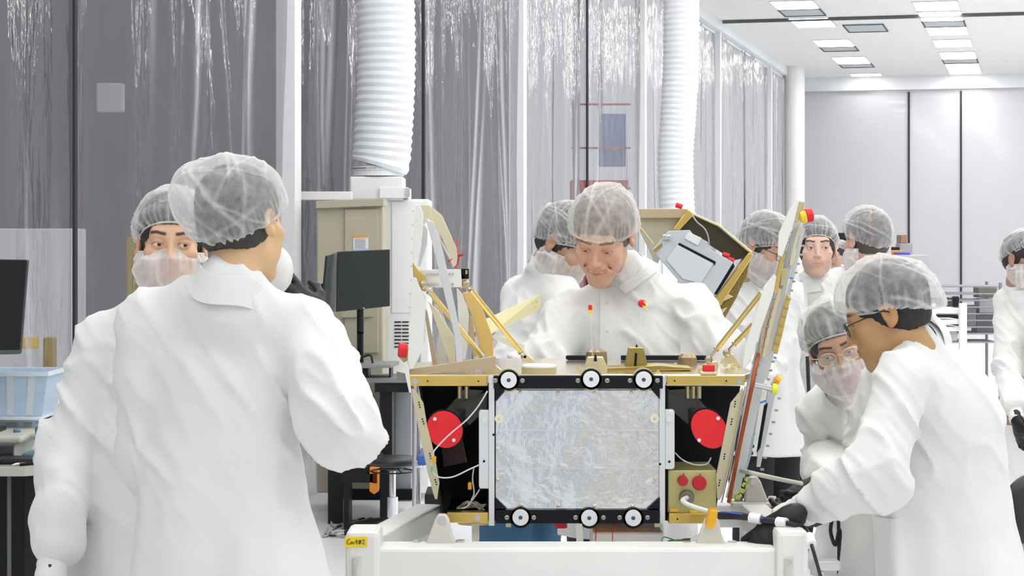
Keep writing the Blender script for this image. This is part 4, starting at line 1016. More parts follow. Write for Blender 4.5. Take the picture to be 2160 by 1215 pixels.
def people():
    lk = (.62, .39, .27)
    # A: foreground, back turned
    Y = 4.4
    p, hc, M, coat = person('person in white coat and cap standing nearest with back turned, gloved hand raised', P(511, 470, Y), 152, 4, 4,
        nb=P(482, 619, 4.365), sh=[P(312, 682, 4.44), P(635, 690, 4.42)], el=[P(325, 960, 4.52), P(727, 900, 4.32)], wr=[P(360, 1060, 4.75), P(668, 715, 4.62)],
        pv=P(466, 1010, 4.44), hem=P(490, 1330, 4.44), hem_r=.268, face_yaw=172, skin=(.66, .43, .24), hair=(.03, .026, .02), res=.0026, seed=1,
        cap=dict(bulge=(.05, .0, .022), edge=122, tilt=-28, size=1.05), arm_r=(.082, .082, .066), cloth_res=.0075, depth=.60, trousers=(.05, .06, .09),
        puffs=[(P(720, 880, 4.3), (.075, .08, .085))], hands={1: dict(fwd=(-.62, .25, .62), nrm=(.3, -.9, .2), thumb=1, curl=[25, 40, 55, 65], th=55, at=P(664, 676, 4.66))})
    # his face veil hangs at the side of the jaw
    s = SDF(); c = P(572, 570, 4.62); s.ell(c, (.046, .07, .056), k=.01)
    V, Q = s.build(.004); N = vnormals(V, Q); V = V+N*(ridge(V*np.array([20, 20, 9]))*.004)[:, None]
    mk('face_veil', V, Q, veil('mask_veil2', (.86, .86, .85), .72, scale=18), p, smooth=True)
    b = B(); b.tube(spline([P(522, 512, 4.40), P(548, 530, 4.42), P(575, 549, 4.5)]), .0012, 6); b.out('veil_strap', M_coat(), p)
    # B: masked man facing the camera behind A
    Y = 4.98
    person('person in white coat, cap and face veil, dark eyes glancing right, behind the nearest person', P(362, 513, Y), 8, 3, 2,
        nb=P(365, 640, 5.02), sh=[P(222, 716, 5.02), P(512, 716, 5.05)], el=[P(152, 925, 5.0), P(560, 930, 5.0)], wr=[P(119, 1138, 4.88), P(560, 1110, 4.9)],
        pv=P(330, 1010, 5.05), hem=P(330, 1330, 5.05), hem_r=.25, face_yaw=10, skin=(.70, .43, .28), hair=(.018, .013, .011), seed=2, res=.0021, gaze=(22, -1), brow_w=1.25,
        cap=dict(edge=114, tilt=-36, size=1.03), mask=dict(top=-.014, bot=-.15, puff=.024), arm_r=(.075, .068, .062), trousers=(.05, .05, .06),
        puffs=[(P(117, 1088, 4.9), (.060, .058, .058))], hands={0: dict(fwd=(.02, -.1, -1), nrm=(-1, -.2, 0), thumb=-1, curl=25)})
    # C: smiling man in the middle
    p, hc, M, coat = person('person in white coat and cap, smiling and looking down behind the gold deck', P(1272, 494, 5.9), -18, 34, 6,
        nb=P(1334, 592, 6.04), sh=[P(1202, 668, 6.03), P(1452, 652, 6.05)], el=[P(1140, 775, 5.92), P(1500, 745, 5.95)], wr=[P(1185, 880, 5.88), P(1420, 870, 5.9)],
        pv=P(1325, 900, 6.1), hem=P(1325, 1130, 6.1), hem_r=.22, face_yaw=-6, skin=(.72, .43, .31), hair=(.17, .11, .07), seed=3, eye_open=.0020, res=.0021, smile=1, beard=.25,
        cap=dict(edge=115, tilt=-19, size=1.05), arm_r=(.085, .085, .06), trousers=(.03, .04, .07), depth=.66, gaze=(0, -14), hd_scale=1.04)
    # shirt collar tips and front placket
    drape(coat, [(1254, 592), (1286, 604), (1272, 612), (1262, 606)], 5.9, 'collar_tip', .006)
    drape(coat, [(1306, 604), (1372, 560), (1392, 572), (1322, 622)], 5.9, 'collar_tip', .007)
    drape(coat, [(1268, 610), (1297, 606), (1302, 780), (1266, 780)], 5.9, 'placket', .004)
    for yy in (640, 700): button(coat, 1283, yy, 5.9)
    # D: bending person in jeans behind C
    person('person in white coat and blue jeans bending over, left of the smiling man', P(1196, 512, 6.62), 58, 32, 0,
        nb=P(1166, 566, 6.68), sh=[P(1100, 630, 6.85), P(1190, 640, 6.55)], el=[P(1085, 760, 6.6), P(1230, 745, 6.4)], wr=[P(1160, 800, 6.45), P(1300, 790, 6.3)],
        pv=P(1095, 900, 6.85), hem=P(1092, 1085, 6.85), hem_r=.19, face_yaw=60, skin=(.50, .30, .20), hair=(.03, .02, .016), seed=4, res=.003,
        cap=dict(edge=118, tilt=-26, size=1.02), mask=dict(top=-.02), trousers=(.035, .115, .21), depth=.8, arm_r=(.08, .075, .055), inner=(.01, .015, .06), feet=[P(1045, 0, 6.9), P(1125, 0, 6.8)])
    # E: bearded, glasses
    person('person in white coat, dark glasses and face veil, head bowed, left of upright panel', P(1616, 520, 7.9), 48, 22, 0,
        nb=P(1592, 590, 8.0), sh=[P(1560, 625, 8.15), P(1660, 625, 7.85)], el=[P(1545, 760, 8.1), P(1625, 760, 7.8)], wr=[P(1550, 855, 7.85), P(1545, 850, 7.6)],
        pv=P(1610, 840, 8.1), hem=P(1610, 955, 8.1), hem_r=.215, face_yaw=48, skin=(.55, .33, .24), hair=(.05, .035, .028), seed=5, res=.0028, beard=1.0, depth=.8,
        cap=dict(edge=118, tilt=-30, size=1.03), mask=dict(top=-.012, puff=.02), gl=M_black(), trousers=(.012, .012, .016), arm_r=(.08, .072, .055))
    # F: bare face, looking at camera
    p, hc, M, coat = person('person in white coat, bare faced with dark eyes and stubble, looking past the camera', P(1723, 523, 9.02), -6, 0, 0,
        nb=P(1724, 600, 9.06), sh=[P(1680, 622, 9.08), P(1776, 618, 9.08)], el=[P(1672, 745, 9.02), P(1800, 745, 9.02)], wr=[P(1690, 715, 8.72), P(1790, 850, 8.92)],
        pv=P(1726, 800, 9.12), hem=P(1720, 962, 9.12), hem_r=.235, hd_scale=1.04, face_yaw=-5, skin=(.70, .46, .37), hair=(.012, .01, .01), seed=6, res=.0022, jaw=.86, beard=.55, brow_w=1.2, gaze=(16, 2),
        cap=dict(edge=115, tilt=-37, size=1.0), arm_r=(.078, .07, .055), trousers=(.012, .012, .016), hands={0: dict(fwd=(-.25, -.3, .8), nrm=(0, -1, 0), curl=50, at=P(1678, 700, 8.67))})
    drape(coat, [(1716, 600), (1740, 600), (1742, 900), (1714, 900)], 8.5, 'placket', .004); button(coat, 1725, 596, 8.5)
    # G: back turned
    person('person in white coat, back turned, cap sagging at the nape, far right group', P(1827, 505, 8.35), -152, 4, 0,
        nb=P(1826, 572, 8.4), sh=[P(1768, 612, 8.42), P(1888, 612, 8.42)], el=[P(1755, 730, 8.3), P(1902, 740, 8.3)], wr=[P(1765, 840, 8.45), P(1895, 840, 8.45)],
        pv=P(1826, 800, 8.42), hem=P(1826, 975, 8.42), hem_r=.24, face_yaw=-170, skin=(.66, .42, .34), hair=(.07, .05, .045), seed=7, res=.0036,
        cap=dict(edge=116, tilt=-26, size=1.02), mask=dict(top=-.03, puff=.024), trousers=(.02, .02, .02))
    # H: small far figure
    person('small distant person with dark hair far between the two standing men', P(1774, 541, 17.5), -60, 0, 0,
        nb=P(1774, 570, 17.5), sh=[P(1756, 585, 17.4), P(1792, 585, 17.6)], el=[P(1752, 640, 17.4), P(1796, 640, 17.6)], wr=[P(1752, 690, 17.4), P(1796, 690, 17.6)],
        pv=P(1774, 680, 17.5), hem=P(1774, 730, 17.5), hem_r=.22, face_yaw=-60, skin=(.5, .33, .25), hair=(.03, .022, .018), seed=8, res=.005, cap=dict(edge=90), cloth_res=.016)
    # I: crouching masked man with glasses
    silver = mat('gold_wire', (.7, .6, .4), .3, .9)
    person('person in white coat, face veil and thin gold rimmed glasses, leaning over cables', P(1768, 732, 5.75), -8, 12, -17,
        nb=P(1795, 838, 5.86), sh=[P(1732, 868, 5.95), P(1880, 865, 6.15)], el=[P(1748, 972, 6.0), P(1890, 990, 6.0)], wr=[P(1742, 1008, 5.72), P(1800, 1030, 5.65)],
        pv=P(1850, 1080, 6.25), hem=P(1840, 1210, 6.2), hem_r=.21, face_yaw=-15, skin=(.50, .29, .20), hair=(.02, .014, .012), seed=9, res=.0021, gl=silver, gaze=(-6, 4),
        cap=dict(edge=110, tilt=-32, size=1.06), mask=dict(top=-.014, bot=-.15, puff=.026), hood=False, arm_r=(.072, .068, .055), trousers=(.02, .02, .03),
        hands={0: dict(fwd=(-.75, -.3, -.35), nrm=(.2, -.5, .8), curl=[45, 55, 60, 70], at=P(1728, 1024, 5.62)), 1: dict(fwd=(-.8, -.2, -.3), nrm=(.2, -.5, .8), curl=60)})
    # J: foreground right, profile
    p, hc, M, coat = person('person in white coat with glasses, seen in profile bending toward the lander at the right', P(1868, 660, 5.0), -103, 24, 0,
        nb=P(1932, 730, 5.03), sh=[P(1905, 800, 4.88), P(1985, 800, 5.25)], el=[P(1845, 1000, 4.78), P(1890, 990, 5.1)], wr=[P(1722, 1062, 4.86), P(1800, 1030, 5.2)],
        pv=P(1950, 1030, 5.1), hem=P(1965, 1330, 5.08), hem_r=.275, face_yaw=-62, skin=(.50, .29, .14), hair=(.012, .01, .009), seed=10, res=.0021, gl=M_black(), inner=(.008, .012, .03),
        cap=dict(edge=113, tilt=-20, size=1.06, bulge=(0, .02, -.01)), arm_r=(.082, .078, .056), trousers=(.05, .05, .055), depth=.82, cloth_res=.0078, chest=P(1955, 900, 5.1),
        puffs=[(P(1800, 1020, 4.80), (.088, .07, .060))], hands={0: dict(fwd=(-.80, .0, -.58), nrm=(-.3, -.7, .6), curl=[14, 26, 34, 42], th=45, spread=8, at=P(1664, 1096, 4.81))})
    drape(coat, [(1834, 1086), (1886, 1084), (1898, 1240), (1836, 1240)], 5.0, 'pocket', .004)
    # K: right edge
    p, hc, M, coat = person('person in white coat and khaki trousers cut by the right edge of the picture', P(2160, 545, 9.8), 38, 4, 0,
        nb=P(2160, 612, 9.85), sh=[P(2128, 640, 9.9), P(2205, 640, 9.8)], el=[P(2122, 760, 9.8), P(2215, 760, 9.7)], wr=[P(2140, 855, 9.55), P(2190, 850, 9.5)],
        pv=P(2160, 800, 9.9), hem=P(2160, 1048, 9.9), hem_r=.27, face_yaw=40, skin=(.40, .24, .18), hair=(.02, .015, .012), seed=11, res=.003, cap=dict(edge=100), mask=dict(top=-.02),
        trousers=(.36, .33, .27), hands={0: dict(fwd=(.15, -.3, -1), nrm=(-.9, -.4, 0), curl=25)}, tr_flare=1.1)
    drape(coat, [(2108, 802), (2150, 800), (2150, 870), (2108, 870)], 9.6, 'pocket', .004)

# ------------------------------------------------------------ cart
CART = []
def cart():
    wt = mat('cart_white', (.80, .79, .76), .4)
    c = root('cart', (P(1216, 0, 4.9).x, 4.9, 0), 'white steel cart carrying the gold lander, with a yellow name label', 'cart'); CART.append(c)
    zt = P(0, 1157, 4.72).z
    b = B(); b.pbox(770, 1157, 1640, 1260, 4.72, .12); b.out('front_beam', wt, c, bevel=.008)
    for nm, x0, x1, y in (('corner_post', 728, 800, 1122), ('corner_post', 1640, 1706, 1120)):
        b = B(); b.pbox(x0, y, x1, 1262, 4.70, .14); o = b.out(nm, wt, c, bevel=.012)
        b = B(); q = P(x0+24, 0, 4.695); w_ = .011
        za, zb = P(0, 1178, 4.695).z, P(0, 1270, 4.695).z
        b.cyl((q.x, 4.70, za), (q.x, 4.70, zb), w_, n=16); b.out('slot_trim', mat('cart_slot', (.62, .60, .57), .4), o)
        b = B(); b.cyl((q.x, 4.688, za-.008), (q.x, 4.70, za-.008), .006, n=12); b.out('bolt', M_steel(), o)
    # side rails running back
    def rail(x0, y0, Y0, x1, y1, Y1, hgt=.05, wd=.05):
        a, d = P(x0, y0, Y0), P(x1, y1, Y1); a.z = d.z = (a.z+d.z)/2
        dr = (d-a).normalized(); sd = Vector((dr.y, -dr.x, 0))*wd/2
        b = B(); b.poly([a-sd, a+sd, a+sd-Vector((0, 0, hgt)), a-sd-Vector((0, 0, hgt))], off=d-a); return b.out('side_rail', wt, c, bevel=.006)
    rail(772, 1128, 4.84, 905, 1066, 5.45, .065, .07); rail(1672, 1128, 4.84, 1590, 1066, 5.45, .065, .07)
    a = P(905, 1066, 5.45); d = P(1590, 1066, 5.45)
    b = B(); b.box((P(1500, 0, 5.45).x, 5.45, a.z-.06), (d.x+.03, 5.52, a.z)); b.out('rear_beam', wt, c, bevel=.006)
    # deck pan between rails and legs with casters
    b = B(); b.box((P(790, 0, 4.8).x, 4.9, .3), (P(1640, 0, 4.8).x, 5.45, .32)); b.out('pan', wt, c)
    for x, Y in ((764, 4.77), (1673, 4.77), (905, 5.48), (1590, 5.48)):
        q = P(x, 0, Y); b = B(); b.box((q.x-.035, Y-.035, .12), (q.x+.035, Y+.035, zt-.05)); o = b.out('leg', wt, c, bevel=.004)
        b = B(); b.cyl((q.x-.02, Y, .06), (q.x+.02, Y, .06), .06, n=24); b.out('caster', M_black(), o)
    # label with handwriting
    b = B(); b.plate([(727, 1133), (774, 1132), (774, 1154), (727, 1155)], 4.697, .0015); lb = b.out('name_label', mat('label_yellow', (.92, .66, .02), .5), c)
    def st(*px):
        b.tube([P(x, y, 4.696) for x, y in px], .0007, 5)
    b = B()
    st((739, 1138), (735, 1138), (732, 1143), (733, 1148), (738, 1148))                               # C
    st((744, 1144), (741, 1143), (739, 1146), (741, 1148), (744, 1144), (744.5, 1148))                 # a
    st((746.5, 1148), (746.5, 1144), (750, 1143.5))                                                    # r
    st((752, 1138), (752, 1148), (754, 1147)); st((750, 1142), (755, 1141.5))                          # t
    st((758.5, 1139), (757, 1148)); st((761, 1139), (759.5, 1148)); st((756, 1142), (762.5, 1141.5)); st((755.5, 1145.5), (762, 1145))   # #
    st((764, 1140), (767, 1138), (768.5, 1141), (764.5, 1147.5), (770, 1147))                          # 2
    b.out('handwriting', M_blackm(), lb)
    # feet brackets, bolts
    br = mat('bracket_cream', (.66, .64, .57), .4)
    def bracket(x0, x1, apex, ytop, Y, yb=1163, lab='', th=.03):
        r = root('support_bracket', P((x0+x1)/2, yb, Y), lab, 'bracket')
        b = B(); b.pbox(x0, yb-9, x1, yb, Y-.02, .10); b.out('base_plate', br, r, bevel=.003)
        w_ = (x1-x0)
        q = [(x0+w_*.27, yb-9), (apex-14, ytop+8), (apex-8, ytop-2), (apex+8, ytop-2), (apex+15, ytop+8), (apex+20, yb-40), (apex+28, yb-20), (x0+w_*.82, yb-9)]
        b = B(); b.plate(q, Y, th); b.out('upright', br, r, bevel=.004)
        b = B(); c0 = P(apex, ytop+9, Y-.004); b.cyl(c0, c0+Vector((0, .01, 0)), .009, n=16); b.out('pivot_pin', M_steel(), r)
        for x in (x0+w_*.14, x1-w_*.12):
            q0 = P(x, yb-9, Y+.02); b = B(); b.cyl(q0, q0+Vector((0, 0, .007)), .018, n=16); b.cyl(q0+Vector((0, 0, .007)), q0+Vector((0, 0, .018)), .011, n=6); b.out('bolt', M_steel(), r)
        return r
    bracket(862, 986, 932, 1088, 4.80, 1164, 'cream bracket with pivot pin under the left end of the lander')
    bracket(1430, 1560, 1502, 1090, 4.80, 1166, 'cream bracket wrapped in orange tape under the right end of the lander')
    bracket(1545, 1640, 1590, 1008, 5.46, 1070, 'cream bracket at the rear right corner of the cart beside the gloved hands')
    q = P(1590, 1070, 5.46)
    # hanging straps, tags
    strap = mat('grey_strap', (.42, .40, .34), .7)
    b = B(); pts = [P(1003, 1105, 4.99), P(1003, 1140, 4.97), P(998, 1170, 4.85), P(990, 1250, 4.69)]
    for a_, d_ in zip(spline(pts)[:-1], spline(pts)[1:]): b.poly([a_+Vector((-.009, 0, 0)), a_+Vector((.009, 0, 0)), d_+Vector((.009, 0, 0)), d_+Vector((-.009, 0, 0))], off=(0, .002, 0))
    tag(b.out('hanging_strap', strap), 'grey webbing strap hanging over the cart front below the lander', 'strap')
    b = B(); b.plate([(1215, 1105), (1228, 1105), (1232, 1160), (1216, 1160)], 4.96, .003); tag(b.out('hanging_tag', mat('clear_tag', (.62, .60, .54), .5)), 'pale tag hanging below the lander beside the red knob', 'tag')
    rdw = mat('red_wire', (.65, .02, .02), .5)
    for x0, x1, y0, y1 in ((1258, 1256, 1112, 1141), (1293, 1291, 1106, 1156)):
        b = B(); b.tube([P(x0, y0, 5.02), P(x1, y1, 5.0)], .0012, 6); tag(b.out('red_wire', rdw), ('short' if x0 == 1258 else 'long')+' red wire hanging straight down under the lander', 'wire')
    b = B(); b.tube(spline([P(1425, 1140, 4.9), P(1400, 1133, 4.88), P(1398, 1147, 4.86), P(1420, 1152, 4.85), P(1438, 1140, 4.86), P(1412, 1144, 4.85), P(1440, 1150, 4.86), P(1462, 1146, 4.9)]), .0016, 6); tag(b.out('green_wire', mat('green_wire', (.05, .18, .06), .5)), 'tangle of green ground wire on the cart beam', 'wire')
    b = B(); b.plate([(1308, 1155), (1312, 1152), (1322, 1152), (1326, 1155), (1326, 1158), (1308, 1158)], 4.8, .01); tag(b.out('yellow_tag', M_yel()), 'small yellow tag lying on the front cart beam', 'tag')
    # white part trays beneath
    b = B(); b.box((P(1250, 0, 5.2).x, 5.2, .321), (P(1400, 0, 5.2).x, 5.4, P(0, 1122, 5.2).z)); tag(b.out('white_container', M_white(), bevel=.006), 'white container standing on the cart under the lander', 'container')

# ------------------------------------------------------------ lander
def lander():
    G, PG, T, K, ST, AL, RD, YL = M_gold(), M_pale(), M_tan(), M_blackm(), M_steel(), M_alu(), M_red(), M_yel()
    Y0 = 5.0
    L = root('lander', (P(1216, 0, 5.3).x, 5.35, P(0, 1112, 5).z), 'small gold and black spacecraft lander on the cart with silver front panel', 'spacecraft')
    Z = lambda y, Y=Y0: P(0, y, Y).z
    X = lambda x, Y=Y0: P(x, 0, Y).x
    zd = Z(790)
    deckm = mat('deck_mirror', (.80, .70, .52), .16, .9, noise=.12, nscale=7)
    b = B(); b.poly([(X(862), 5.0, zd-.02), (X(1572), 5.0, zd-.02), (X(1604), 5.12, zd-.02), (X(1590), 5.5, zd-.02), (.42, 5.72, zd-.02), (-.08, 5.72, zd-.02), (-.27, 5.5, zd-.02), (-.29, 5.12, zd-.02)], off=(0, 0, .02)); b.out('top_deck', deckm, L, bevel=.002)
    for x0, x1, y0, y1, hs in ((864, 1028, 792, 814, (875, 902, 1009)), (1407, 1571, 792, 813, (1423, 1532, 1559)), (943, 1030, 1081, 1103, (1007,)), (1411, 1503, 1083, 1105, (1429,))):
        b = B(); b.pbox(x0, y0, x1, y1, 4.992, .04); o = b.out('edge_beam', G, L, bevel=.0015)
        b = B()
        for h in hs:
            q = P(h, (y0+y1)/2+1, 4.991); rr = .0055 if h in (875, 1559, 1007) else .0022
            b.cyl(q, q+Vector((0, .003, 0)), rr, n=12)
        b.out('hole', K, o)
        if 875 in hs or 1559 in hs or 1007 in hs:
            h = [v for v in hs if v in (875, 1559, 1007)][0]; q = P(h, (y0+y1)/2+1, 4.9905); bb = B(); bb.lathe(q, (0, 1, 0), [(0, .0075), (.002, .0075), (.002, .0055)], 16); bb.out('socket_ring', ST, o)
    # hull: dark bay walls
    b = B(); b.plate([(883, 815), (1562, 815), (1508, 1085), (932, 1085)], 5.32, .03)
    b.poly([P(883, 815, 5.05), P(883, 815, 5.6), P(932, 1085, 5.6), P(932, 1085, 5.05)], off=(.006, 0, 0))
    b.plate([(1028, 815), (1045, 815), (1045, 1085), (1028, 1085)], 5.04, .28); b.plate([(1392, 815), (1408, 815), (1408, 1085), (1392, 1085)], 5.04, .28)
    b.poly([(X(940), 5.04, Z(1103)), (X(1500), 5.04, Z(1103)), (X(1490), 5.6, Z(1103)), (X(950), 5.6, Z(1103))], off=(0, 0, .02)); b.out('bay_walls', K, L)
    b = B(); b.box((X(1045), 5.06, Z(1108)), (X(1392), 5.35, Z(1103))); b.out('copper_underside', mat('copper_foil', (.60, .26, .06), .35, .8), L)
    b = B(); b.lathe((X(999), 5.06, Z(1103)), (0, 0, -1), [(0, .043), (.004, .043), (.010, .041), (.012, .025)], 32); b.out('thruster_flange', T, L)
    b = B(); b.cyl((X(1184), 5.05, Z(1106)), (X(1184), 5.05, Z(1119)), .016, n=16); b.out('red_knob', RD, L)
    b = B(); b.pbox(1067, 1103, 1078, 1112, 5.0, .012); b.pbox(1221, 1103, 1231, 1115, 5.0, .012); b.pbox(1381, 1104, 1391, 1112, 5.0, .012); b.out('standoff', PG, L)
    # tan ribs
    for pts in ([(868, 820), (875, 821), (893, 850), (901, 898), (915, 953), (927, 1019), (922, 1054), (917, 1052), (903, 1002), (872, 850)],
                [(1567, 818), (1569, 827), (1541, 1000), (1518, 1056), (1513, 1052), (1511, 1003), (1541, 850)]):
        b = B(); b.plate(pts, 4.994, .008); o = b.out('side_rib', mat('rib_metal', (.60, .54, .36), .45, .2), L, bevel=.001)
        b = B()
        if pts[0][0] < 1000: hs = [(883.5, 849), (884.5, 854), (886, 859), (891, 884), (892.5, 889), (894, 894), (906.5, 957), (908, 962), (909, 967), (918, 1012), (919.5, 1017), (921, 1022)]
        else: hs = [(1551, 847), (1550.5, 852.5), (1549.5, 858), (1544, 884), (1543, 889.5), (1542, 895), (1529, 958), (1528, 963), (1527.5, 968), (1518.5, 1013), (1517.5, 1018.5), (1516.5, 1024)]
        for h in hs: q = P(h[0], h[1], 4.9935); b.cyl(q, q+Vector((0, .003, 0)), .0021, n=8)
        b.out('hole', K, o)
    # front panel
    foil = mat('clear_foil', (.90, .91, .92), .12, .82, bump=.004, bscale=9, noise=.10, nscale=9)
    nt = foil.node_tree
    if not any(n.type == 'TEX_VORONOI' for n in nt.nodes):
        vo = nt.nodes.new('ShaderNodeTexVoronoi'); vo.inputs['Scale'].default_value = 210; vo.inputs['Randomness'].default_value = .1
        tcn = [n for n in nt.nodes if n.type == 'TEX_COORD'][0]; nt.links.new(tcn.outputs['Object'], vo.inputs[0])
        b1 = [n for n in nt.nodes if n.type == 'BUMP'][0]; b2 = nt.nodes.new('ShaderNodeBump'); b2.inputs['Distance'].default_value = .00006
        nt.links.new(vo.outputs['Distance'], b2.inputs['Height']); nt.links.new(b1.outputs[0], b2.inputs['Normal']); nt.links.new(b2.outputs[0], nt.nodes['Principled BSDF'].inputs['Normal'])
    fp = B(); fp.plate([(1066, 821), (1376, 821), (1391, 838), (1391, 1050), (1366, 1075), (1068, 1075), (1045, 1051), (1045, 845)], 4.985, .02)
    fo = fp.out('front_panel', foil, L, bevel=.003)
    b = B()
    for y in (907, 988): b.pbox(1046, y, 1390, y+2.2, 4.9825, .004)
    b.out('seam_strip', mat('clear_strip', (.9, .9, .9), .15, .8), fo)
    b = B()
    for q in [(1053, 883), (1050, 947), (1050, 1012), (1097, 828), (1177, 829), (1254, 829), (1332, 828), (1381, 883), (1381, 947), (1382, 1011), (1099, 1066), (1178, 1067), (1254, 1068), (1334, 1068)]:
        v = P(q[0], q[1], 4.979); b.lathe(v, (0, 1, 0), [(0, .002), (.002, .004), (.006, .0042)], 12)
    b.out('rivet', PG, fo)
    for q in ((1053, 883), (1381, 883)):
        b = B(); v = P(q[0], q[1], 4.981); b.cyl(v, v+Vector((0, .004, 0)), .011, n=24); b.out('washer', mat('cream_plastic', (.80, .77, .62), .4), fo)
    wf = mat('white_film', (.74, .75, .76), .3, .35)
    b = B(); b.plate([(1031, 793), (1043, 793), (1043, 1109), (1031, 1109)], 4.978, .012); b.out('side_flange', wf, L, bevel=.001); b = B(); b.plate([(1391, 793), (1403, 793), (1403, 1103), (1391, 1103)], 4.978, .012); b.out('side_flange', wf, L, bevel=.001)
    b = B(); b.plate([(1012, 865), (1031, 865), (1031, 1031), (1012, 1031), (1010, 1025), (1010, 870)], 4.980, .03); b.out('side_tab', wf, L, bevel=.002); b = B(); b.plate([(1403, 864), (1420, 864), (1423, 868), (1423, 986), (1419, 990), (1403, 990)], 4.980, .03); tb = b.out('side_tab', wf, L, bevel=.002)
    b = B()
    for q in ((1021, 973), (1412, 974), (1021, 886), (1411, 883), (1392.5, 979), (1041, 917)): v = P(q[0], q[1], 4.977); b.cyl(v, v+Vector((0, .004, 0)), .003, n=10)
    b.out('screw', K, tb)
    b = B(); b.pbox(1018, 881, 1026, 892, 4.974, .006); b.pbox(1407, 880, 1415, 890, 4.974, .006); b.out('latch', AL, tb)
    # black bars with white pulleys
    def bar(x0, x1, y0, y1, discs, up, nm='black_bar'):
        b = B(); cx = 4.972
        q = [(x0, y0), (x1, y0), (x1, y1), (x0, y1)]
        b.plate(q, 4.974, .012)
        if up: b.plate([(1045, 820), (1045, 846), (1067, 820)], 4.975, .010); b.plate([(1374, 820), (1392, 820), (1392, 842)], 4.975, .010)
        else: b.plate([(1045, 1073), (1045, 1050), (1069, 1073)], 4.975, .010); b.plate([(1365, 1073), (1392, 1073), (1392, 1049)], 4.975, .010)
        for dx, dy in discs: v = P(dx, dy, 4.974); b.cyl(v, v+Vector((0, .012, 0)), .0255, n=32)
        o = b.out('roller_bar', K, L)
        for dx, dy in discs:
            if up:
                b = B(); v = P(dx, dy, 4.978); b.cyl(v, v+Vector((0, .02, 0)), .0285, n=32); b.out('pulley_guard', T, o)
            v = P(dx, dy, 4.966); b = B(); b.lathe(v, (0, 1, 0), [(0, .0190), (.001, .0197), (.008, .0197)], 40); d = b.out('pulley', mat('pulley_white', (.80, .80, .80), .35), o)
            b = B(); v = P(dx, dy, 4.9645); b.lathe(v, (0, 1, 0), [(0, .0035), (.002, .0055), (.003, .0055)], 16); b.out('hub', mat('hub_blue', (.05, .11, .18), .3, .6), d)
        return o
    ub = bar(1041, 1398, 793, 819.5, [(1073, 802), (1247, 800), (1358, 801)], True)
    lb = bar(1046, 1392, 1076, 1104, [(1098, 1092), (1243, 1093), (1336, 1093)], False)
    for o, pts in ((ub, [(1045, 803), (1102, 803), (1219, 803), (1281, 803), (1329, 803), (1387, 803)]), (lb, [(1069, 1092), (1126, 1092), (1214, 1092), (1273, 1092), (1307, 1092), (1366, 1092)])):
        for q in pts:
            v = P(q[0], q[1], 4.970); b = B(); b.lathe(v, (0, 1, 0), [(0, .0045), (.001, .0056), (.005, .0056)], 16); s_ = b.out('bolt', mat('bolt_metal', (.45, .42, .38), .4, .9), o)
            b = B(); b.poly([v+Vector((-.004, -.0004, -.001)), v+Vector((.004, -.0004, .0005)), v+Vector((.004, -.0004, .0015)), v+Vector((-.004, -.0004, 0))], off=(0, .001, 0)); b.out('slot', K, s_)
    # gold lower right box with red caps and connector
    b = B(); b.pbox(1409, 992, 1511, 1082, 5.02, .20); bx = b.out('connector_box', mat('olive_gold', (.62, .56, .26), .4, .5), L, bevel=.002)
    for x, y, r in ((1441, 1015, .0125), (1476, 1020, .0175)):
        v = P(x, y, 5.0); b = B(); b.lathe(v, (0, 1, 0), [(0, r*.9), (.003, r), (.016, r), (.022, r*1.0)], 28); b.out('red_cap', mat('cap_dark_red', (.52, .012, .03), .45), bx)
        b = B(); b.cyl(v+Vector((0, .0, r+.001)), v+Vector((.002, 0, r+.007)), .001, n=6); b.out('cap_pull', K, bx)
    v = P(1449, 1050, 5.0); b = B(); b.lathe(v, (0, 1, 0), [(0, .012), (.0, .017), (.01, .019), (.022, .017)], 24); b.out('cable_socket', mat('socket_metal', (.25, .24, .20), .35, .9), bx)
    b = B(); b.pbox(1413, 1073, 1430, 1080, 5.01, .01); b.pbox(1455, 1077, 1472, 1081, 5.01, .01); b.out('small_clip', YL, bx)
    # red covers on tilted cans
    def cover(x, y, rx, ry, ang, dirx, handles):
        c = P(x, y, 5.0); b = B(); n_ = 40; pts = []
        for i in range(n_):
            t = 2*math.pi*i/n_; u, v = rx*math.cos(t), ry*math.sin(t); a = R(ang)
            pts.append((x+u*math.cos(a)-v*math.sin(a), y+u*math.sin(a)+v*math.cos(a)))
        b.plate([(q[0], q[1], 4.998) for q in pts], 4.998, .006); o = b.out('red_lens_cover', mat('cover_red', (.78, .012, .02), .6), L, bevel=.001)
        b = B(); b.plate([(x+(q[0]-x)*1.05, y-1+(q[1]-y)*1.05) for q in pts], 5.005, .01); b.out('cover_back', K, o)
        for q in handles: vv = P(q[0], q[1], 4.99); b = B(); b.lathe(vv, (0, 1, 0), [(0, .0035), (.001, .0045), (.010, .0045)], 16); b.out('thumb_screw', AL, o)
        g = mat('can_grey', (.16, .165, .17), .45)
        e = P(x+dirx*62, y-62, 5.30)
        b = B(); d = (e-c).normalized(); b.cyl(c+Vector((0, .02, 0)), e, .030, .040, n=4); b.out('camera_housing', g, L, bevel=.003)
    cover(938, 906, 37, 40, -35, 1, [(917, 884), (957, 929)])
    cover(1496, 905, 35, 44, -35, -1, [(1515, 883), (1475, 929)])
    b = B()
    for x in (970, 985, 1450, 1462, 1474): v = P(x, 815, 5.1); b.cyl(v, v-Vector((0, 0, .03)), .006, n=12)
    b.out('fitting', PG, L)
    b = B(); b.plate([(930, 935), (972, 915), (985, 975), (936, 985)], 5.2, .01); b.out('dark_red_panel', mat('maroon', (.09, .004, .006), .4), L)
    b = B(); b.tube([P(972, 913, 5.19), P(985, 975, 5.19)], .0015, 6); b.out('gold_trim', G, L)
    wb = mat('wire_white', (.75, .72, .66), .5)
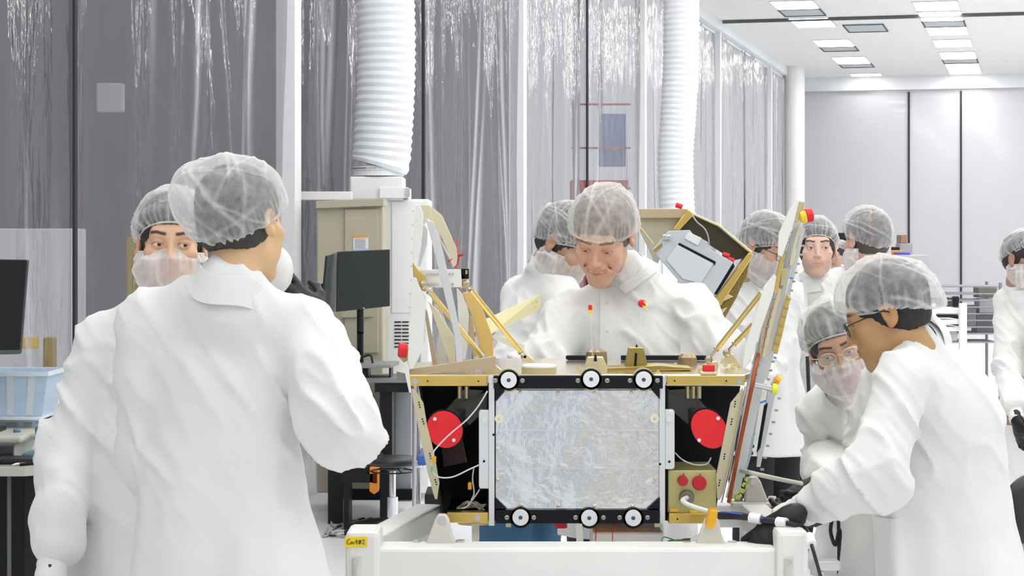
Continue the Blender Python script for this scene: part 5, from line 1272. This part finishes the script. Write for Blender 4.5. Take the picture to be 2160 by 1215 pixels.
    for pts, nm in (([(1028, 825), (1010, 855), (985, 885), (950, 915), (925, 940), (913, 958), (911, 990), (925, 1006), (955, 1006), (990, 990), (1010, 981)], 'white_cable'),
                    ([(1000, 985), (997, 1010), (1000, 1040), (994, 1055)], 'white_cable'), ([(1012, 1032), (1000, 1050), (985, 1068), (975, 1073)], 'white_cable'),
                    ([(1424, 955), (1440, 970), (1465, 980), (1490, 979), (1500, 965)], 'white_cable')):
        b = B(); b.tube(spline([P(q[0], q[1], 4.975 if nm and pts[0][0] == 1028 else 5.03) for q in pts]), .0019, 6); b.out(nm, wb, L, smooth=True)
    b = B()
    for j in range(7):
        b.tube(spline([P(962+random.uniform(0, 30), 1070+random.uniform(-4, 6), 5.05+.01*j), P(985+random.uniform(0, 20), 1060+random.uniform(-6, 10), 5.06), P(1005+random.uniform(0, 22), 1070+random.uniform(-8, 8), 5.05)]), .0025, 6)
    b.out('wire_bundle', mat('wire_grey', (.45, .42, .38), .5), L, smooth=True)
    b = B(); b.pbox(911, 963, 920, 976, 4.965, .006); b.pbox(987, 1018, 995, 1033, 5.03, .02); b.out('orange_tape', mat('kapton', (.85, .42, .02), .3, .3), L, bevel=.001)
    b = B(); b.pbox(908, 984, 913, 995, 4.965, .005); b.out('teal_tape', mat('teal', (.15, .45, .38), .5), L)
    # grey gusset beams inside
    b = B(); b.plate([(960, 860), (1028, 828), (1028, 862), (990, 898)], 5.12, .05); b.out('gusset', mat('can_grey', ()), L, bevel=.002); b = B(); b.plate([(1408, 822), (1470, 850), (1452, 896), (1408, 860)], 5.12, .05); b.out('gusset', mat('can_grey', ()), L, bevel=.002)
    # deck fittings
    def block(px, Y, th, m, nm, bev=.002):
        b = B(); b.plate(px, Y, th); return b.out(nm, m, L, bevel=bev)
    block([(1233, 791), (1233, 776), (1240, 753), (1272, 753), (1281, 776), (1281, 791)], 5.04, .03, PG, 'antenna_mount')
    block([(1318, 776), (1320, 765), (1326, 733), (1357, 733), (1364, 760), (1366, 776)], 5.16, .03, mat('deep_gold', (.42, .32, .10), .3, .9), 'antenna_mount')
    block([(1280, 776), (1392, 770), (1460, 776), (1460, 781), (1280, 784)], 5.14, .10, mat('deep_gold', ()), 'deck_rib')
    block([(1195, 750), (1262, 750), (1262, 760), (1198, 760), (1193, 756)], 5.60, .02, K, 'black_slot'); block([(1310, 750), (1490, 750), (1494, 754), (1494, 760), (1310, 760)], 5.60, .02, K, 'black_slot')
    block([(1100, 786), (1100, 768), (1174, 768), (1174, 786)], 5.02, .002, PG, 'disc_front', 0).hide_render = False
    bpy.data.objects.remove(bpy.data.objects[[o.name for o in L.children if o.name.startswith('disc_front')][0]])
    b = B(); cxx = X(1137, 5.1); zz = zd; b.lathe((cxx, 5.09, zz), (0, 0, 1), [(0, .0435), (.013, .0435)], 40); o = b.out('patch_antenna', T, L); b = B(); b.lathe((cxx, 5.09, zz+.013), (0, 0, 1), [(0, .0435), (.004, .043), (.007, .038), (.0085, .0)], 40); b.out('white_lid', mat('pulley_white', ()), o)
    b = B(); b.lathe((X(1450, 5.4), 5.4, zd), (0, 0, 1), [(0, .026), (.02, .024), (.03, .016), (.031, 0)], 32); b.out('brown_dome', mat('dome_brown', (.33, .25, .14), .35, .7), L)
    b = B(); b.lathe((X(1258, 5.5), 5.5, zd), (0, 0, 1), [(0, .03), (.03, .028), (.036, .018), (.037, 0)], 32); b.out('brown_dome', mat('dome_brown', ()), L)
    block([(1483, 785), (1483, 770), (1508, 770), (1508, 785)], 4.995, .02, RD, 'red_plug')
    block([(1478, 791), (1478, 784), (1513, 784), (1513, 791)], 4.995, .03, PG, 'plug_base')
    for i, (x, y, Y) in enumerate([(1062, 776, 5.1), (1000, 780, 5.1), (1072, 786, 5.03), (978, 783, 5.06), (1410, 771, 5.2), (1424, 763, 5.35), (1505, 755, 5.5), (1530, 765, 5.4), (1545, 775, 5.25), (1535, 785, 5.1), (1388, 786, 5.03), (1222, 770, 5.2), (1060, 786, 5.05), (1560, 770, 5.3), (1550, 758, 5.4)]):
        q = P(x, 0, Y); b = B(); b.box((q.x-.006, Y-.006, zd), (q.x+.006, Y+.006, zd+.004)); b.cyl((q.x, Y, zd+.004), (q.x, Y, zd+.009), .0035, n=6); b.out('deck_clip', PG, L)
    # whip antennas
    b = B(); b.tube([P(1345, 733, 5.17), P(1349, 690, 5.16), P(1353, 652, 5.15)], .0011, 6); an = b.out('whip_antenna', mat('whip_white', (.85, .85, .86), .4), L)
    b = B(); v = P(1354, 640, 5.15); b.lathe(v-Vector((0, .012, 0)), (0, 1, 0), [(0, .006), (.003, .0102), (.014, .0102), (.018, .006)], 20); b.out('red_tip', RD, an)
    b = B(); b.tube([P(1356, 645, 5.13), P(1366, 655, 5.12)], .0018, 5); b.tube([P(1358, 636, 5.13), P(1367, 647, 5.12)], .0018, 5); b.out('yellow_tie', YL, an)
    b = B(); v = P(1343, 733, 5.17); b.lathe(v, (0, 0, 1), [(0, .0035), (.004, .003), (.008, .001)], 12); b.cyl(P(1340, 773, 5.155), P(1342, 745, 5.155), .003, n=8); b.out('antenna_base', K, an)
    b = B(); b.tube([P(1250, 753, 5.05), P(1247, 700, 5.05), P(1245, 663, 5.05)], .0007, 6); an = b.out('whip_antenna', mat('whip_clear', (.8, .75, .65), .4), L)
    b = B(); b.pbox(1241, 643, 1249, 655, 5.045, .01); b.out('red_tip', RD, an, bevel=.002); b = B(); b.plate([(1241, 654), (1249, 654), (1247, 663), (1244, 663)], 5.045, .008); b.tube([P(1249.5, 640, 5.05), P(1249, 656, 5.05)], .0008, 5); b.out('yellow_tie', YL, an)
    b = B(); b.lathe(P(1256, 762, 5.035), (0, 0, 1), [(0, .004), (.012, .003), (.018, .001)], 10); b.out('antenna_base', K, an)
    # ---- left solar panel truss
    def pieces(lst, parent, nm):
        for px, Y, th, m in lst:
            b = B(); b.plate(px, Y, th); b.out(nm if isinstance(nm, str) else nm(m), m, parent, bevel=.001)
    WA = mat('panel_white_edge', (.80, .80, .76), .4); CRM = mat('cream_gold', (.74, .68, .48), .4, .35); GW = mat('grey_white', (.66, .67, .66), .35, .3)
    BRZ = mat('bronze_tan', (.58, .46, .30), .4, .5); 
    pieces([([(877, 431), (886, 433), (893, 452), (891, 490), (886, 535), (872, 552), (870, 538)], 5.00, .01, WA),
            ([(868, 587), (877, 585), (886, 607), (898, 635), (893, 732), (872, 778), (859, 780)], 5.00, .01, WA)], L, 'panel_edge_strip')
    pieces([([(894, 473), (902, 483), (901, 514), (887, 562), (881, 561)], 5.03, .008, GW), ([(886, 606), (898, 630), (896, 720), (876, 776), (872, 770), (890, 720)], 5.02, .006, GW),
            ([(915, 461), (931, 507), (960, 561), (955, 565), (948, 548), (926, 505), (912, 470)], 5.12, .008, WA),
            ([(928, 487), (940, 493), (962, 540), (957, 560), (935, 510)], 5.14, .006, WA)], L, 'truss_web')
    pieces([([(877, 431), (908, 433), (914, 470), (903, 461), (894, 474), (889, 455)], 5.05, .01, CRM), ([(906, 433), (932, 454), (965, 528), (963, 556), (960, 561), (931, 500), (912, 466)], 5.10, .012, CRM)], L, 'truss_head')
    pieces([([(903, 635), (924, 656), (958, 711), (960, 763), (948, 766), (927, 704)], 5.10, .012, CRM), ([(976, 618), (993, 614), (1017, 649), (1039, 711), (1041, 752), (1026, 752), (1012, 732), (995, 666)], 5.22, .012, mat('amber_gold', (.82, .58, .20), .35, .5))], L, 'truss_leg')
    pieces([([(963, 607), (976, 621), (989, 663), (986, 732), (976, 756), (966, 663)], 5.18, .008, WA), ([(915, 640), (930, 650), (944, 690), (940, 768), (916, 768), (925, 700)], 5.16, .006, GW),
            ([(897, 648), (902, 660), (923, 772), (913, 774), (895, 660)], 5.12, .01, BRZ), ([(990, 665), (997, 672), (1006, 752), (998, 754), (988, 700)], 5.2, .01, BRZ)], L, 'truss_stay')
    pieces([([(898, 462), (915, 469), (934, 528), (951, 604), (972, 708), (976, 763), (963, 765), (958, 704), (931, 594), (912, 514)], 4.985, .004, GW)], L, 'white_strap')
    b = B(); b.plate([(884, 569), (972, 568), (974, 606), (889, 607)], 5.06, .02); cb = b.out('cross_bar', WA, L, bevel=.001)
    b = B()
    for x in (902, 909, 916, 923, 948, 955): 
        for y in (578, 599): v = P(x, y, 5.055); b.cyl(v, v+Vector((0, .006, 0)), .003, n=8)
    b.out('bolt_row', ST, cb)
    b = B(); b.plate([(966, 567), (989, 567), (989, 588), (970, 590)], 5.1, .02); b.out('hinge_block', K, L, bevel=.001); b = B(); b.pbox(982, 570, 986, 578, 5.095, .005); b.out('hinge_pin', G, L)
    b = B(); b.plate([(860, 779), (1046, 751), (1046, 770), (1044, 778), (862, 792)], 5.03, .012); b.out('truss_foot', BRZ, L, bevel=.001)
    for px in ([(870, 552), (879, 566), (894, 580), (904, 604), (898, 616), (889, 613), (872, 585)], [(963, 568), (970, 568), (986, 590), (984, 600), (972, 610), (968, 606)]):
        b = B(); b.plate(px, 5.04 if px[0][0] < 900 else 5.1, .02); b.out('strut_bracket', G, L, bevel=.002)
    for a, d, c2 in (((894, 600, 5.02), (1028, 766, 5.10), 1), ((983, 599, 5.08), (1107, 752, 5.30), 2)):
        pa, pd = P(*a), P(*d); dr = (pd-pa).normalized(); b = B(); b.cyl(pa+dr*.02, pd-dr*.02, .0068, n=16); s_ = b.out('strut', mat('strut_gold', (.74, .58, .22), .32, .8), L, smooth=False)
        for q, sg in ((pa, 1), (pd, -1)):
            b = B(); b.cyl(q, q+dr*.024*sg, .0045, n=12); b.lathe(q+dr*(.022*sg if sg > 0 else -.025), dr, [(0, .0095), (.003, .0095)], 12); b.out('rod_end', ST, s_)
            b = B(); b.lathe(q-Vector((0, .010, 0)), (0, 1, 0), [(0, .004), (.003, .0085), (.010, .0105), (.017, .0085), (.02, .004)], 16)
            b.out('ball_joint', mat('ball_brass', (.55, .48, .34), .25, .9), s_)
    block([(1018, 792), (1020, 770), (1032, 755), (1046, 770), (1058, 780), (1058, 792)], 5.06, .02, PG, 'strut_lug'); block([(1100, 766), (1102, 752), (1110, 745), (1124, 757), (1128, 766)], 5.29, .02, PG, 'strut_lug')
    v = P(840, 738, 5.02); b = B(); b.lathe(v, (.95, .1, -.1), [(0, .015), (.003, .018), (.02, .018), (.022, .014)], 24); b.out('red_end_cap', RD, L)
    b = B(); b.pbox(852, 727, 862, 752, 5.02, .02); b.out('yellow_collar', YL, L, bevel=.003); b = B(); b.plate([(842, 755), (858, 750), (862, 760), (852, 765)], 5.02, .015); b.out('hinge_tip', T, L)
    b = B(); b.plate([(857, 762), (862, 775), (868, 828), (863, 828), (853, 782)], 4.99, .006); b.out('lower_edge_strip', WA, L)
    b = B()
    for i in range(12):
        t = i/11; v = P(873-t*11, 445+t*320, 4.995); b.cyl(v, v+Vector((-.004, 0, 0)), .0018, n=6)
    b.out('edge_pin', T, L)
    rw = mat('red_wire', ())
    b = B(); b.tube(spline([P(966, 504, 5.1), P(965, 525, 5.08), P(968, 545, 5.07), P(963, 560, 5.07), P(958, 566, 5.07)]), .0016, 6); b.tube(spline([P(966, 540, 5.07), P(974, 536, 5.06), P(977, 538, 5.06), P(966, 541, 5.07)]), .0014, 6); b.tube(spline([P(947, 548, 5.08), P(946, 553, 5.08), P(953, 546, 5.08)]), .0014, 6); b.out('red_tie', rw, L, smooth=True)
    # cream perforated rear beam (left of C)
    b = B(); b.plate([(1025, 673, 5.5), (1140, 620, 5.74), (1140, 652, 5.74), (1037, 704, 5.5), (1025, 700, 5.5)], 5.5, .01)
    rb = b.out('rear_beam', mat('cream_yellow', (.80, .75, .45), .45, .2), L, bevel=.001)
    b = B()
    for q in ((1068, 674), (1074, 680), (1084, 668), (1100, 658), (1104, 662), (1123, 640), (1130, 636), (1126, 648)): v = P(q[0], q[1], 5.495+(q[0]-1025)*.0021); b.cyl(v, v+Vector((0, .004, 0)), .003, n=8)
    b.out('hole', T, rb)
    b = B(); b.plate([(1042, 705), (1108, 728), (1095, 742), (1038, 712)], 5.45, .01); b.out('rear_gusset', mat('pale_green', (.72, .76, .66), .4, .2), L)
    # ---- right solar panel, edge on
    pieces([([(1683, 422), (1686, 424), (1676, 466), (1650, 542), (1641, 538), (1643, 493), (1664, 445)], 5.0, .01, WA), ([(1633, 578), (1638, 583), (1631, 621), (1583, 760), (1572, 779), (1567, 766), (1572, 732), (1612, 604)], 5.0, .01, WA)], L, 'panel_edge_strip')
    pieces([([(1647, 542), (1657, 531), (1641, 614), (1631, 618)], 5.01, .014, G)], L, 'hinge_strip')
    pieces([([(1686, 424), (1698, 426), (1688, 478), (1662, 600), (1618, 780), (1560, 1040), (1535, 1054), (1578, 800), (1640, 610), (1668, 500)], 5.05, .012, GW)], L, 'panel_frame')
    pieces([([(1672, 484), (1684, 478), (1640, 650), (1590, 800), (1584, 800), (1634, 640)], 5.04, .006, mat('grey_edge', (.42, .43, .42), .4, .4)),
            ([(1655, 505), (1662, 510), (1630, 640), (1592, 770), (1586, 768), (1620, 650)], 5.035, .006, mat('grey_edge', ()))], L, 'panel_groove')
    pieces([([(1600, 752), (1606, 752), (1616, 690), (1636, 600), (1628, 600), (1608, 680)], 5.03, .01, BRZ), ([(1606, 752), (1614, 756), (1632, 680), (1650, 610), (1642, 606), (1622, 680)], 5.036, .01, PG),
            ([(1629, 740), (1640, 748), (1652, 700), (1668, 628), (1660, 620), (1644, 680)], 5.04, .01, G), ([(1664, 560), (1672, 562), (1684, 500), (1692, 478), (1684, 478), (1672, 520)], 5.04, .01, CRM)], L, 'panel_rail')
    pieces([([(1608, 800), (1620, 800), (1634, 740), (1650, 660), (1662, 600), (1654, 600), (1638, 660), (1622, 740)], 5.07, .01, WA),
            ([(1690, 478), (1698, 484), (1686, 540), (1672, 600), (1650, 700), (1642, 700), (1664, 600), (1678, 540)], 5.08, .01, GW)], L, 'panel_web')
    pieces([([(1620, 824), (1634, 795), (1642, 800), (1604, 985), (1596, 985), (1600, 930)], 5.10, .01, GW), ([(1612, 855), (1620, 850), (1604, 945), (1596, 955)], 5.095, .006, K), ([(1564, 1000), (1596, 850), (1604, 845), (1585, 960), (1570, 1010)], 5.12, .008, mat('solar_sheet', (.55, .66, .72), .2, .4))], L, 'lower_panel')
    b = B(); b.tube([P(1600, 745, 5.0), P(1583, 830, 4.98), P(1560, 940, 4.97), P(1537, 1060, 4.97)], .0052, 10); b.out('copper_tube', mat('copper_brown', (.33, .07, .02), .3, .5), L, smooth=True)
    b = B(); b.tube([P(1573, 815, 4.985), P(1549, 935, 4.985), P(1522, 1060, 4.985)], .0025, 8); b.tube([P(1582, 835, 4.985), P(1556, 950, 4.985), P(1532, 1050, 4.985)], .0025, 8); b.out('edge_tube', ST, L)
    b = B()
    for i in range(17):
        t = i/16; 
        for (xa, ya, xb, yb) in ((1668, 470, 1592, 790), (1696, 500, 1618, 800)):
            v = P(xa+(xb-xa)*t, ya+(yb-ya)*t, 5.03); b.cyl(v, v+Vector((.006, -.004, 0)), .0026, n=8)
    b.out('edge_bolt', mat('bolt_metal', ()), L)
    b = B()
    for i in range(7): v = P(1640-i*6.0, 840+i*25, 5.08); b.cyl(v, v+Vector((.008, -.003, 0)), .003, n=8)
    b.out('edge_bolt', mat('bolt_metal', ()), L)
    b = B()
    for x, y, x2, y2 in ((1666, 586, 1673, 587), (1632, 754, 1638, 755), (1603, 850, 1616, 845)): b = B(); b.cyl(P(x, y, 5.02), P(x2, y2, 5.02), .0022, n=8); b.out('blue_pin', mat('pin_blue', (.02, .2, .55), .4), L)
    block([(1648, 568), (1661, 566), (1659, 601), (1645, 603)], 5.02, .02, T, 'hinge_block')
    v = P(1688, 459, 5.0); b = B(); b.lathe(v, (1, .1, .18), [(0, .013), (.008, .016), (.014, .016)], 20); b.out('yellow_collar', YL, L); b = B(); v = P(1699, 455.5, 5.0); b.lathe(v, (1, .1, .18), [(0, .0155), (.002, .017), (.016, .0165), (.018, .013)], 20); b.out('red_end_cap', RD, L)
    block([(1686, 424), (1698, 426), (1696, 446), (1680, 470), (1676, 466)], 5.0, .02, T, 'tip_bracket')
    b = B(); b.cyl(P(1592, 812, 5.02), P(1630, 820, 5.02), .0075, n=16); b.out('actuator', ST, L); b = B(); b.lathe(P(1628, 820, 5.02), (1, .0, -.12), [(0, .012), (.002, .0135), (.012, .0135), (.014, .011)], 20); b.out('yellow_end_cap', mat('lime_yellow', (.85, .85, .05), .4), L)
    b = B(); b.cyl(P(1634, 800, 5.1), P(1643, 806, 5.1), .016, n=12); b.out('kapton_roll', mat('kapton', ()), L)
    for a, d in (((1607, 617, 5.04), (1500, 752, 5.10)), ((1590, 683, 5.25), (1538, 738, 5.3))):
        pa, pd = P(*a), P(*d); dr = (pd-pa).normalized(); b = B(); b.cyl(pa, pd-dr*.02, .0066, n=16); s_ = b.out('strut', mat('strut_gold', ()), L)
        b = B(); b.cyl(pd-dr*.024, pd, .0045, n=12); b.lathe(pd-dr*.026, dr, [(0, .0095), (.003, .0095)], 12); b.out('rod_end', ST, s_)
        b = B(); b.lathe(pd+Vector((-.006, -.010, -.008)), (0, 1, 0), [(0, .004), (.003, .0085), (.010, .0105), (.017, .0085), (.02, .004)], 16); b.out('ball_joint', mat('ball_brass', ()), s_)
    block([(1470, 791), (1474, 778), (1490, 766), (1512, 762), (1516, 770), (1512, 791)], 5.10, .02, PG, 'strut_lug'); block([(1520, 768), (1524, 757), (1540, 744), (1548, 748), (1560, 768)], 5.30, .02, PG, 'strut_lug')
    b = B()
    for i, (x, y) in enumerate([(1538, 1062), (1545, 1050), (1552, 1052), (1560, 1038), (1566, 1026), (1572, 1014), (1558, 1050), (1565, 1040), (1575, 1028)]): b.cyl(P(x, y, 5.0), P(x+5, y-8, 5.0), .0038, n=10)
    b.out('green_connector', mat('conn_green', (.55, .62, .12), .35, .4), L)
    b = B(); b.tube(spline([P(1560, 992, 5.06), P(1595, 1000, 5.0), P(1640, 1010, 5.1), P(1690, 1020, 5.4)]), .006, 8); b.out('flat_cable', mat('cable_cream', (.62, .60, .52), .6), L, smooth=True)
    # cable loom to the right
    b = B(); b.tube(spline([P(1449, 1050, 4.99), P(1440, 1057, 4.93), P(1460, 1068, 4.9), P(1500, 1080, 4.88), P(1520, 1084, 4.88)]), .006, 10); b.out('white_cable', mat('braid_white', (.74, .73, .70), .6, bump=.001, bscale=300), L, smooth=True)
    b = B(); b.plate([(1497, 1075), (1515, 1076), (1510, 1108), (1500, 1118), (1489, 1110), (1493, 1090)], 4.77, .04); b.out('orange_tape', mat('kapton', (), .3), L, bevel=.004)
    c = B()
    for j in range(4): c.tube(spline([P(1515, 1083+j*3, 4.86+.006*j), P(1560, 1084+j*3, 4.84), P(1620, 1095+j*2, 4.80), P(1670, 1104+j, 4.76), P(1700, 1115+j, 4.78), P(1712, 1150, 4.62), P(1735, 1230, 4.62)]), .0042, 8)
    o = c.out('cable_loom', mat('cable_black', (.015, .015, .02), .45), smooth=True); tag(o, 'thick black cable loom with white bands running from lander to gloved hand', 'cable')
    sp = spline([P(1515, 1087.5, 4.869), P(1560, 1088.5, 4.84), P(1620, 1098, 4.80), P(1670, 1105.5, 4.76), P(1700, 1116.5, 4.78), P(1712, 1150, 4.62), P(1735, 1230, 4.62)])
    for k_ in (11, 19, 37):
        b = B(); b.tube(sp[k_:k_+4], .012, 14); b.out('white_band', M_white(), o)
    b = B(); b.tube(spline([P(1528, 1080, 4.845), P(1575, 1086, 4.83), P(1610, 1094, 4.8)]), .002, 6); b.out('blue_wire', mat('wire_blue', (.02, .08, .5), .4), o)
    # second payload box behind the man, on a stand
    Y = 6.75; k = Y/5.0
    p = root('instrument_box', (P(1480, 0, 6.9).x, 6.9, 0), 'gold tilted instrument box with a pale grey plate behind the smiling man', 'instrument')
    def pc(px, Y, th, m, nm, bev=.002, par=None):
        b = B(); b.plate(px, Y, th); return b.out(nm, m, par or p, bevel=bev)
    pc([(1346, 440), (1453, 440), (1434, 485), (1400, 530), (1385, 560), (1347, 480)], 6.85, .02, mat('tan_sheet', (.50, .46, .33), .45, .3), 'rear_panel')
    pc([(1346, 440), (1453, 440), (1447, 460), (1348, 460)], 6.83, .01, BRZ, 'top_flange')
    pc([(1451, 441), (1465, 452), (1434, 485), (1420, 483)], 6.78, .05, G, 'corner_post')
    pc([(1465, 452), (1517, 476), (1584, 533), (1569, 545), (1548, 549), (1493, 514), (1434, 485)], 6.82, .03, mat('dark_olive', (.07, .06, .035), .35, .5), 'inner_wall')
    pc([(1465, 450), (1517, 473), (1588, 531), (1584, 535), (1516, 478), (1463, 454)], 6.78, .05, PG, 'top_rail')
    pc([(1579, 533), (1590, 537), (1520, 645), (1505, 632)], 6.76, .06, G, 'corner_post')
    pc([(1583, 545), (1576, 580), (1552, 631), (1522, 684), (1514, 656), (1520, 640)], 6.80, .03, mat('mesh_gold', (.30, .22, .08), .4, .8, bump=.01, bscale=150), 'mesh_side')
    pc([(1532, 617), (1547, 626), (1522, 637)], 6.79, .01, PG, 'triangle_bracket'); pc([(1515, 655), (1534, 648), (1526, 660)], 6.79, .01, PG, 'triangle_bracket')
    f = pc([(1377, 528), (1410, 487), (1455, 485), (1461, 493), (1494, 511), (1490, 522), (1547, 553), (1503, 625), (1440, 600)], 6.70, .04, mat('plate_grey', (.52, .55, .58), .45), 'cover_plate')
    pc([(1452, 489), (1480, 502), (1472, 518), (1444, 503)], 6.695, .006, AL, 'name_plate', .001, f)
    pc([(1433, 512), (1510, 552), (1508, 559), (1430, 517)], 6.696, .005, K, 'slot', 0, f)
    pc([(1429, 516), (1505, 556), (1478, 598), (1440, 588), (1405, 548)], 6.694, .006, mat('screen_pale', (.62, .64, .66), .4), 'inset_panel', .001, f)
    pc([(1377, 528), (1396, 512), (1398, 518), (1384, 532)], 6.695, .01, mat('deep_gold', ()), 'gold_slot', .001, f)
    pc([(1547, 555), (1550, 562), (1512, 622), (1500, 618)], 6.74, .03, K, 'gasket', .001, f)
    for x, y in ((1402, 500), (1411, 501)): v = P(x, y, 6.69); b = B(); b.lathe(v, (0, 1, 0), [(0, .006), (.002, .009), (.01, .009)], 16); b.out('knob', ST, f)
    b = B(); b.tube(spline([P(1460, 453, 6.7), P(1470, 468, 6.68), P(1486, 482, 6.68), P(1494, 500, 6.68), P(1496, 520, 6.68)]), .0022, 6); b.out('grey_wire', mat('wire_grey', ()), p)
    for x, y in ((1433, 434), (1532, 538), (1542, 548)): b = B(); v = P(x, y, 6.76); b.cyl(v-Vector((.012, 0, -.003)), v+Vector((.010, 0, -.004)), .0085, n=14); b.out('red_cap', RD, p, bevel=.002)
    b = B(); b.box((P(1430, 0, 6.9).x, 6.86, 0), (P(1470, 0, 6.9).x, 6.92, P(0, 560, 6.9).z)); b.box((P(1400, 0, 6.9).x, 6.7, 0), (P(1500, 0, 6.9).x, 7.1, .04)); b.out('stand', AL, p, bevel=.003)
    b = B(); b.tube([P(1348, 476, 6.6), P(1378, 515, 6.6)], .003, 6); b.out('brace', BRZ, p)

def small_stuff():
    # phone cords at F, white cables under I, cables floor
    blk = mat('cable_black', ())
    b = B()
    pts = []
    for i in range(400):
        t = i/399; base = P(1703+4*t, 752+98*t, 8.2); pts.append(base+Vector((math.cos(i*1.1)*.007, math.sin(i*1.1)*.007, 0)))
    b.tube(pts, .0016, 5); tag(b.out('coiled_cord', blk), 'black coiled cord hanging straight, right one of the two by the white coat', 'cord')
    b = B(); pts = [P(1684, 745, 8.2), P(1686, 790, 8.2)]
    for i in range(300):
        t = i/299; bs = P(1685+20*t**3, 790+62*math.sin(t*1.6), 8.2); pts.append(bs+Vector((math.cos(i*1.1)*.006, math.sin(i*1.1)*.006, 0)))
    b.tube(pts, .0016, 5); tag(b.out('coiled_cord', blk), 'thin black coiled cord curving at its lower end, left one of the two', 'cord')
    wt = mat('cable_white', (.74, .74, .72), .5)
    for j, lab in enumerate(['leftmost of the looping white cables', 'middle of the looping white cables', 'rightmost of the looping white cables']):
        b = B(); x = 1783+j*12; b.tube(spline([P(1770+j*10, 1072, 5.2), P(x, 1082, 5.15), P(x+14, 1130, 5.15), P(x+4, 1170, 5.15), P(x+25, 1230, 5.15), P(x+30, 1400, 5.15)]), .0042, 8); tag(b.out('white_cable', wt, smooth=True), lab+' hanging beside the right hand cart post', 'cable')
    b = B(); b.tube(spline([P(1757, 1090, 5.3), P(1752, 1120, 5.3), P(1762, 1150, 5.3), P(1772, 1120, 5.3), P(1775, 1250, 5.3)]), .005, 8); b.tube(spline([P(1768, 1080, 5.3), P(1770, 1160, 5.32), P(1768, 1300, 5.3)]), .005, 8); tag(b.out('cable_loom', blk, smooth=True), 'black cables hanging between the white cart post and the leaning person', 'cable')
    b = B(); b.pbox(1720, 1185, 1775, 1205, 5.0, .06); b.pbox(1728, 1205, 1740, 1330, 5.0, .05); b.out('handle', M_alu(), CART[0], bevel=.01)
    # cables and base at lower right
    for j in range(3):
        b = B(); b.tube(spline([P(2085, 1170+j*8, 7.2), P(2110, 1185+j*6, 7.1), P(2140, 1225+j*8, 7.0)]), .007, 8); tag(b.out('floor_cable', wt, smooth=True), ['upper', 'middle', 'lower'][j]+' white cable looping at the bottom right corner', 'cable')
    b = B(); b.tube(spline([P(2088, 1180, 7.1), P(2105, 1168, 7.1), P(2135, 1168, 7.0), P(2175, 1172, 6.9)]), .006, 8); tag(b.out('floor_cable', blk, smooth=True), 'black cable arching over the white cables at bottom right', 'cable')
    # chrome leg pieces left below the cart rail
    b = B(); b.tube([P(880, 1150, 5.9), P(760, 1128, 6.2)], .012, 10); tag(b.out('metal_tube', M_steel()), 'chrome tube behind the left cart rail', 'tube')

def added_for_reflection():
    # unseen things added behind the photographer to colour the silver panel's reflections
    for x0, x1, z1, y, m, nm, lab in ((-.25, .12, .95, -3.2, mat('drum_blue', (.04, .16, .45), .4), 'drum', 'blue drum added behind the photographer for the silver panel to mirror'),
        (.62, .85, .40, -2.6, M_black(), 'equipment_case', 'black equipment case added behind the photographer for the silver panel to mirror'), (.54, .60, .85, -1.8, M_yel(), 'step_stool', 'yellow step stool added behind the photographer for the silver panel to mirror'),
        (1.35, 1.9, 1.2, -3.2, mat('cabinet_grey', (.3, .31, .33), .5), 'cabinet', 'grey cabinet added behind the photographer for the silver panel to mirror')):
        b = B()
        if nm == 'drum': b.lathe((.3, y, 0), (0, 0, 1), [(0, .11), (.3, .11), (.31, .12), (.33, .11), (.62, .11), (.63, .12), (.65, .11), (.93, .11), (.95, .10)], 32)
        elif nm == 'step_stool':
            for zz in (.28, .56, .83): b.box((x0-.1, y-(.83-zz)*.5, zz), (x1+.1, y-(.83-zz)*.5+.22, zz+.03))
            for xx in (x0-.1, x1+.08): b.poly([(xx, y+.2, .83), (xx, y+.16, .83), (xx, y-.35, 0), (xx, y-.30, 0)], off=(.02, 0, 0)); b.poly([(xx, y+.2, .83), (xx, y+.16, .83), (xx, y+.35, 0), (xx, y+.39, 0)], off=(.02, 0, 0))
        else: b.box((x0, y-.4, 0), (x1, y, z1)); b.box((x0+.05, y, z1*.5), (x1-.05, y+.01, z1*.93)); b.box((x0+.05, y, z1*.07), (x1-.05, y+.01, z1*.45))
        tag(b.out(nm, m, bevel=.004), lab, nm.replace('_', ' '))
room(); cooling(); desks(); background(); added_for_reflection(); cart(); lander(); people(); small_stuff()
